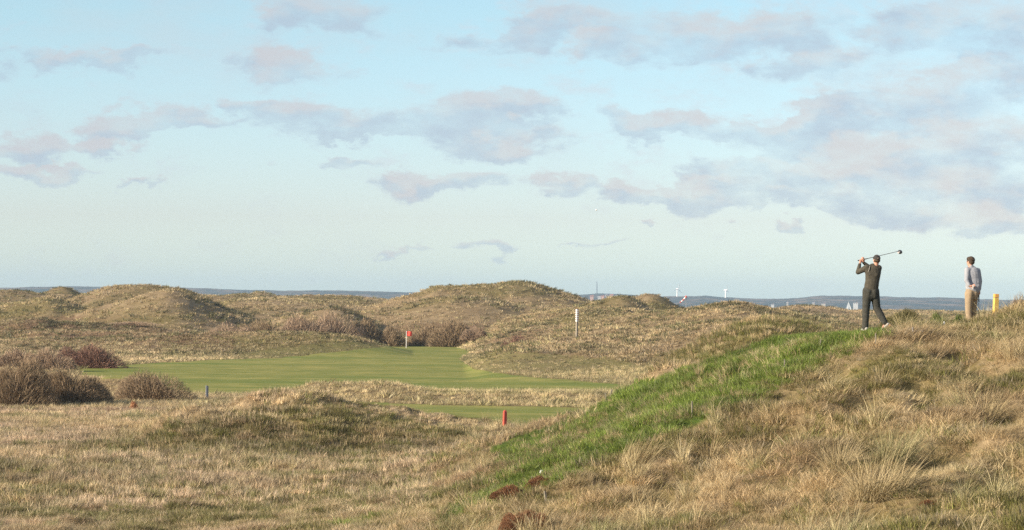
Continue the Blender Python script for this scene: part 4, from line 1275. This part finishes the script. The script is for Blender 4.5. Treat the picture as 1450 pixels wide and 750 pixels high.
def stake(px, py, hpx, Y, label, wpx=2.0, m=GRP, tilt=0.0, cat='stake', group='small stakes on the green bank'):
    if Y is None: x, Y, z = hit(px, py, 40, 170)
    else: x = ray(px, py)[0] * Y; z = gz(x, Y)
    h = max(hpx / F * Y, .15); w = wpx / F * Y
    bm = bmesh.new()
    box(bm, (0, 0, h / 2 - .1), (w, w * .8, h + .2), bev=w * .12)
    bmesh.ops.bisect_plane(bm, geom=bm.verts[:] + bm.edges[:] + bm.faces[:], plane_co=(0, 0, h * .97), plane_no=(.35, 0, 1), clear_outer=True)
    bmesh.ops.holes_fill(bm, edges=bm.edges[:])
    o = fin('wooden_stake', bm, m, loc=(x, Y, z), smooth=False); o.rotation_euler = (0, tilt, .4)
    tag(o, label, cat, group)
stake(293, 572, 19, 150, 'grey blue post at the right end of the broad pinkish shrub', 3.6, GREYB, 0, 'post', None)
stake(858, 566, 10, None, 'left stake of the close pair at the top of the green bank', 1.8, GRP, -.05)
stake(864, 562, 11, None, 'leaning right stake of the close pair at the top of the green bank', 1.6, GRP, .25)
stake(980, 590, 22, None, 'tallest grey stake low on the green bank', 1.7, GRP, 0)
stake(1111, 526, 18, None, 'grey stake halfway up the green bank', 1.6, GRP, 0)
stake(1161, 497, 17, None, 'thin leaning stake on the green bank just below the tee', 1.6, GRP, .08)
stake(1240, 490, 18, None, 'grey stake directly below the golfer at the edge of the tee', 1.6, GRP, 0)
stake(753, 687, 13, None, 'small stake beside the white ball at the foot of the bank', 1.6, GRP, 0)
stake(773, 711, 15, None, 'pale thick stub standing in the dry grass near the heather mounds', 3.2, GRP, -.1)

def ball(px, py, r, Y, label, cat, name):
    if Y is None:
        x, Y, z = hit(px, py, 40, 170); z += r * .8
    else: x, Y, z = W(px, py, Y)
    bm = bmesh.new(); bmesh.ops.create_icosphere(bm, subdivisions=3, radius=r)
    if 'flight' not in label: 
        for v in bm.verts: v.co.z *= .8 if v.co.z < 0 else 1
    me_o = fin(name, bm, mat('white_' + name, (.82, .82, .80), .4, .5, (40, (.74, .74, .72), .4, .6), .4, 150), loc=(x, Y, z)); tag(me_o, label, cat)
ball(767, 672, .055, None, 'round white tee ball lying at the lower end of the green bank', 'ball', 'white_ball')
ball(844.5, 297, .0215, 62, 'tiny white golf ball in flight high in the sky over the dunes', 'golf ball', 'golf_ball')

def small_things():
    x, Y, z = hit(1337, 466, 40, 75)
    root = empty('drinks_bottle', (x, Y, z)); tag(root, 'pale blue drinks bottle standing in the grass left of the standing man', 'bottle')
    bm = bmesh.new(); bm_skin(bm, [(Vector((0, 0, q)), Vector((1, 0, 0)), Vector((0, 1, 0)), r, r) for q, r in ((.0, .040), (.02, .046), (.14, .046), (.18, .036), (.20, .018), (.215, .018))]); root.scale = (.85, .85, .7); fin('bottle_body', bm, mat('pale_blue_plastic', (.30, .38, .50), .35, .5), root)
    bm = bmesh.new(); cap(bm, (0, 0, .215), (0, 0, .235), .022, .022); fin('bottle_cap', bm, WHP, root)
    x, Y, z = hit(1300, 474, 40, 75); z += .03
    root = empty('metal_bracket', (x, Y, z)); tag(root, 'low pale grey metal bar with one upright end beside the tee', 'bar')
    MB_ = mat('pale_metal', (.52, .50, .50), .45, .4, metal=.3)
    bm = bmesh.new(); cap(bm, (-.10, 0, .05), (.11, .04, .06), .014, .014, n=10); fin('rail', bm, MB_, root)
    bm = bmesh.new(); cap(bm, (-.10, 0, -.02), (-.125, 0, .12), .016, .014, n=10); fin('upright', bm, MB_, root)
    bm = bmesh.new(); cap(bm, (.11, .04, -.02), (.11, .04, .06), .014, .014, n=10); fin('upright', bm, MB_, root)
small_things()

# ------------------------------------------------------------------ across the water
TURB = mat('turbine_white', (.85, .85, .84), .4)
def turbine(px, top_py, base_py, Y, label, ang, broad):
    x, _, zt = W(px, top_py, Y); a, sl_ = ray(px, base_py); zb = sl_ * Y - 4; h = zt - zb
    root = empty('wind_turbine', (x, Y, zb), broad); tag(root, label, 'wind turbine', 'wind turbines on the far coast')
    bm = bmesh.new(); cap(bm, (0, 0, 0), (0, 0, h), 2.0, 1.3, n=16); fin('tower', bm, TURB, root)
    bm = bmesh.new(); cap(bm, (0, 3, h + 1), (0, -3, h + 1), 1.7, 1.5); nc = fin('nacelle', bm, TURB, root)
    bm = bmesh.new(); cap(bm, (0, -3.4, h + 1), (0, -4.8, h + 1), 1.5, .7); fin('hub', bm, TURB, root)
    for k in range(3):
        t = ang + k * 2.0944; d = Vector((math.sin(t), 0, math.cos(t))); c = Vector((0, -4.2, h + 1))
        bm = bmesh.new(); cap(bm, c + d * 1.2, c + d * 5, .5, 1.1, .35, (0, 1, 0)); cap(bm, c + d * 5, c + d * 14, 1.1, .35, .3, (0, 1, 0)); fin('blade', bm, TURB, root)
turbine(959, 409.5, 421, 5900, 'left white wind turbine on the far coast, above the red and white windsock', .25, .5)
turbine(1027.5, 411, 423, 5700, 'right white wind turbine on the far coast beyond the dunes', .0, 1.2)

def mast():
    Y = 5950; x, _, zt = W(845.2, 399.5, Y); zb = ray(845, 420)[1] * Y - 6; h = zt - zb
    root = empty('radio_mast', (x, Y, zb)); tag(root, 'thin grey lattice radio mast rising from the far coast', 'mast')
    GM_ = mat('mast_grey', (.14, .15, .17), .6)
    bm = bmesh.new()
    for k in range(3):
        a = k * 2.094; bm_ = Vector((math.cos(a), math.sin(a), 0)); cap(bm, bm_ * 2.2, bm_ * .7 + Vector((0, 0, h)), .45, .35, n=6)
        b2 = Vector((math.cos(a + 2.094), math.sin(a + 2.094), 0))
        for j in range(14):
            z0 = h * j / 14; z1 = h * (j + 1) / 14; r0 = 2.2 - 1.5 * j / 14; r1 = 2.2 - 1.5 * (j + 1) / 14
            cap(bm, bm_ * r0 + Vector((0, 0, z0)), b2 * r1 + Vector((0, 0, z1)), .2, .2, n=4)
    fin('lattice', bm, GM_, root)
    bm = bmesh.new(); cap(bm, (0, 0, h), (0, 0, h + 4), .5, .3, n=6); fin('antenna', bm, GM_, root)
mast()

def windsock():
    Y = 720.0; x, _, zt = W(971.5, 419, Y); z = gz(x, Y)
    root = empty('windsock', (x, Y, z)); tag(root, 'red and white banded windsock drooping to the left between the dunes', 'windsock')
    h = zt - z
    bm = bmesh.new(); cap(bm, (0, 0, -.3), (0, 0, h + .1), .06, .05, n=8); fin('pole', bm, mat('sock_pole', (.35, .35, .36), .5), root)
    # sock: hoop at the pole, tapering down to the left
    S = Vector((.15, 0, h)); E = W(962.8, 428.2, Y); E = Vector((E[0] - x, -.25, E[2] - z)); d = (E - S); L = d.length; d.normalize(); u, v = frame(d)
    R_ = mat('sock_red', (.62, .17, .15), .8, .1); W_ = mat('sock_white', (.82, .78, .76), .8, .1)
    n = 5
    for k in range(n):
        bm = bmesh.new(); a = k / n; b = (k + 1) / n; ra = .32 - .17 * a; rb = .32 - .17 * b
        sag = lambda q: Vector((0, 0, -.18 * math.sin(q * 3)))
        bm_skin(bm, [(S + d * L * a + sag(a), u, v, ra, ra), (S + d * L * (a + b) / 2 + sag((a + b) / 2), u, v, (ra + rb) / 2 * 1.02, (ra + rb) / 2 * 1.02), (S + d * L * b + sag(b), u, v, rb, rb)], 16)
        fin('red_band' if k % 2 == 0 else 'white_band', bm, R_ if k % 2 == 0 else W_, root)
windsock()

def sailboat():
    Y = 4150.0; x, _, zt = W(1201, 426.2, Y); z = -10.0
    root = empty('sailing_boat', (x, Y, z)); tag(root, 'white sailing boat with a pointed white sail on the far water left of the golfer', 'boat')
    WB = mat('boat_white', (.62, .62, .60), .4)
    bm = bmesh.new(); bm_skin(bm, [(Vector((q, 0, .9 + abs(q) * .04)), Vector((0, 1, 0)), Vector((0, 0, 1)), wy, wz) for q, wy, wz in ((-9, .5, .5), (-7, 1.6, 1.1), (-2, 2.3, 1.3), (4, 2.1, 1.2), (8, .9, .9), (9.6, .15, .5))]); fin('hull', bm, WB, root)
    h = zt - z
    bm = bmesh.new(); cap(bm, (.6, 0, 1), (.6, 0, h), .16, .12, n=8); fin('mast', bm, WB, root)
    def sail(pts):
        bm = bmesh.new()
        for sg in (-.03, .03):
            vs = []
            for j in range(9):
                t = j / 8; a = pts[0].lerp(pts[2], t); b = pts[1].lerp(pts[2], t)
                vs.append([bm.verts.new(a.lerp(b, i / 6) + Vector((0, math.sin(i / 6 * math.pi) * .7 * (1 - t) + sg, 0))) for i in range(7)])
            for j in range(8):
                for i in range(6): bm.faces.new((vs[j][i], vs[j][i + 1], vs[j + 1][i + 1], vs[j + 1][i]))
        return bm
    fin('sail', sail([Vector((.5, 0, 2.2)), Vector((-5.6, 0, 2.2)), Vector((.5, 0, h - .3))]), WB, root)
    fin('sail', sail([Vector((.8, 0, 2.2)), Vector((6.5, 0, 2.0)), Vector((.8, 0, h - 1.5))]), WB, root)
sailboat()

HW = [mat('render_white', (.50, .49, .47)), mat('render_cream', (.44, .39, .32)), mat('brick_pink', (.50, .30, .24))]
HR = [mat('tile_red', (.42, .16, .11)), mat('slate_grey', (.25, .25, .27)), mat('roof_pale', (.40, .39, .38))]
GLS = mat('window_dark', (.05, .06, .08), .2)
def house(px, py, wpx, hpx, label, cw, cr, Y=4700, gr='houses along the far shore', name='house', flatroof=False):
    w = wpx / F * Y; h = hpx / F * Y; x, _, z = W(px, py, Y); d = max(w * .5, 7)
    z = min(z, z)
    root = empty(name, (x, Y, z), random.uniform(-.2, .2)); tag(root, label, name.replace('_', ' '), gr)
    hw = h * (.55 if not flatroof else .85)
    bm = bmesh.new(); box(bm, (0, 0, hw / 2 - 6), (w, d, hw + 12)); fin('wall', bm, HW[cw], root, smooth=False)
    bm = bmesh.new()
    e = .5; hr = h - hw
    if flatroof: box(bm, (0, 0, hw + hr / 2 + .05), (w + .6, d + .6, hr))
    else:
        v = [bm.verts.new(c) for c in ((-w/2-e, -d/2-e, hw+.02), (w/2+e, -d/2-e, hw+.02), (w/2+e, d/2+e, hw+.02), (-w/2-e, d/2+e, hw+.02), (-w/2-e, 0, hw+hr), (w/2+e, 0, hw+hr))]
        for f_ in ((0, 1, 5, 4), (2, 3, 4, 5), (0, 4, 3), (1, 2, 5), (3, 2, 1, 0)): bm.faces.new([v[i] for i in f_])
    rf = fin('roof', bm, HR[cr], root, smooth=False)
    bm = bmesh.new(); box(bm, (w * .22, 0, h), (1.0, 1.0, 2.2)); fin('chimney', bm, HR[0], rf, smooth=False)
    nwin = max(2, int(w / 4))
    for k in range(min(nwin, 6)):
        bm = bmesh.new(); box(bm, (-w/2 + w * (k + .5) / min(nwin, 6), -d/2 - .03, hw * .5), (w / min(nwin, 6) * .45, .12, hw * .35)); fin('window', bm, GLS, root, smooth=False)
for a in [
 (838, 420.6, 5, 2.4, 'leftmost pink house of the town seen left of the radio mast', 2, 0),
 (848.5, 422.5, 4.2, 3.2, 'white gabled house at the foot of the radio mast', 0, 2),
 (853.5, 420.6, 4.4, 2.2, 'pink house just right of the radio mast', 2, 0),
 (859, 419.0, 3.0, 2.4, 'cream house high on the slope right of the radio mast', 1, 1),
 (858.6, 424.2, 4.2, 2.6, 'small white gabled house lowest in the town right of the mast', 0, 2),
 (866, 418.8, 5, 2.2, 'pink and red roofed house at the right end of the town', 2, 0),
 (853, 424.8, 5.0, 1.6, 'long red roofed house low between the two white ones', 1, 0),
 (1094, 432.2, 4.2, 1.7, 'lone white house on the far shore at the left of the bay', 0, 2),
 (1115, 430.6, 2.2, 3.0, 'narrow pale house left of the low brown dune', 1, 2),
 (1152, 430.6, 3.6, 3.0, 'grey gabled house showing over the low brown dune', 1, 1),
 (1166, 430.8, 6, 1.2, 'long low pale house right of the grey gabled one', 1, 2),
]: house(*a)
house(1211.5, 430.6, 6.8, 2.0, 'long white flat roofed boathouse right of the sailing boat', 0, 2, 4500, None, 'boathouse', True)
house(1401, 437.2, 8, 1.8, 'long cream house on the shore behind the yellow post', 1, 2, 3900, None, 'farmhouse', False)

def jetty():
    Y = 4150.0; x, _, z = W(1192.5, 430.4, Y); z = -10
    root = empty('jetty', (x, Y, z)); tag(root, 'low pale jetty running left from the sailing boat', 'jetty')
    bm = bmesh.new(); box(bm, (0, 4, 2.2), (14, 2.4, .7)); fin('deck', bm, HW[1], root, smooth=False)
    for k in range(5):
        bm = bmesh.new(); box(bm, (-6 + 3 * k, 4, 0), (.5, .5, 3.7)); fin('leg', bm, GRP, root, smooth=False)
jetty()
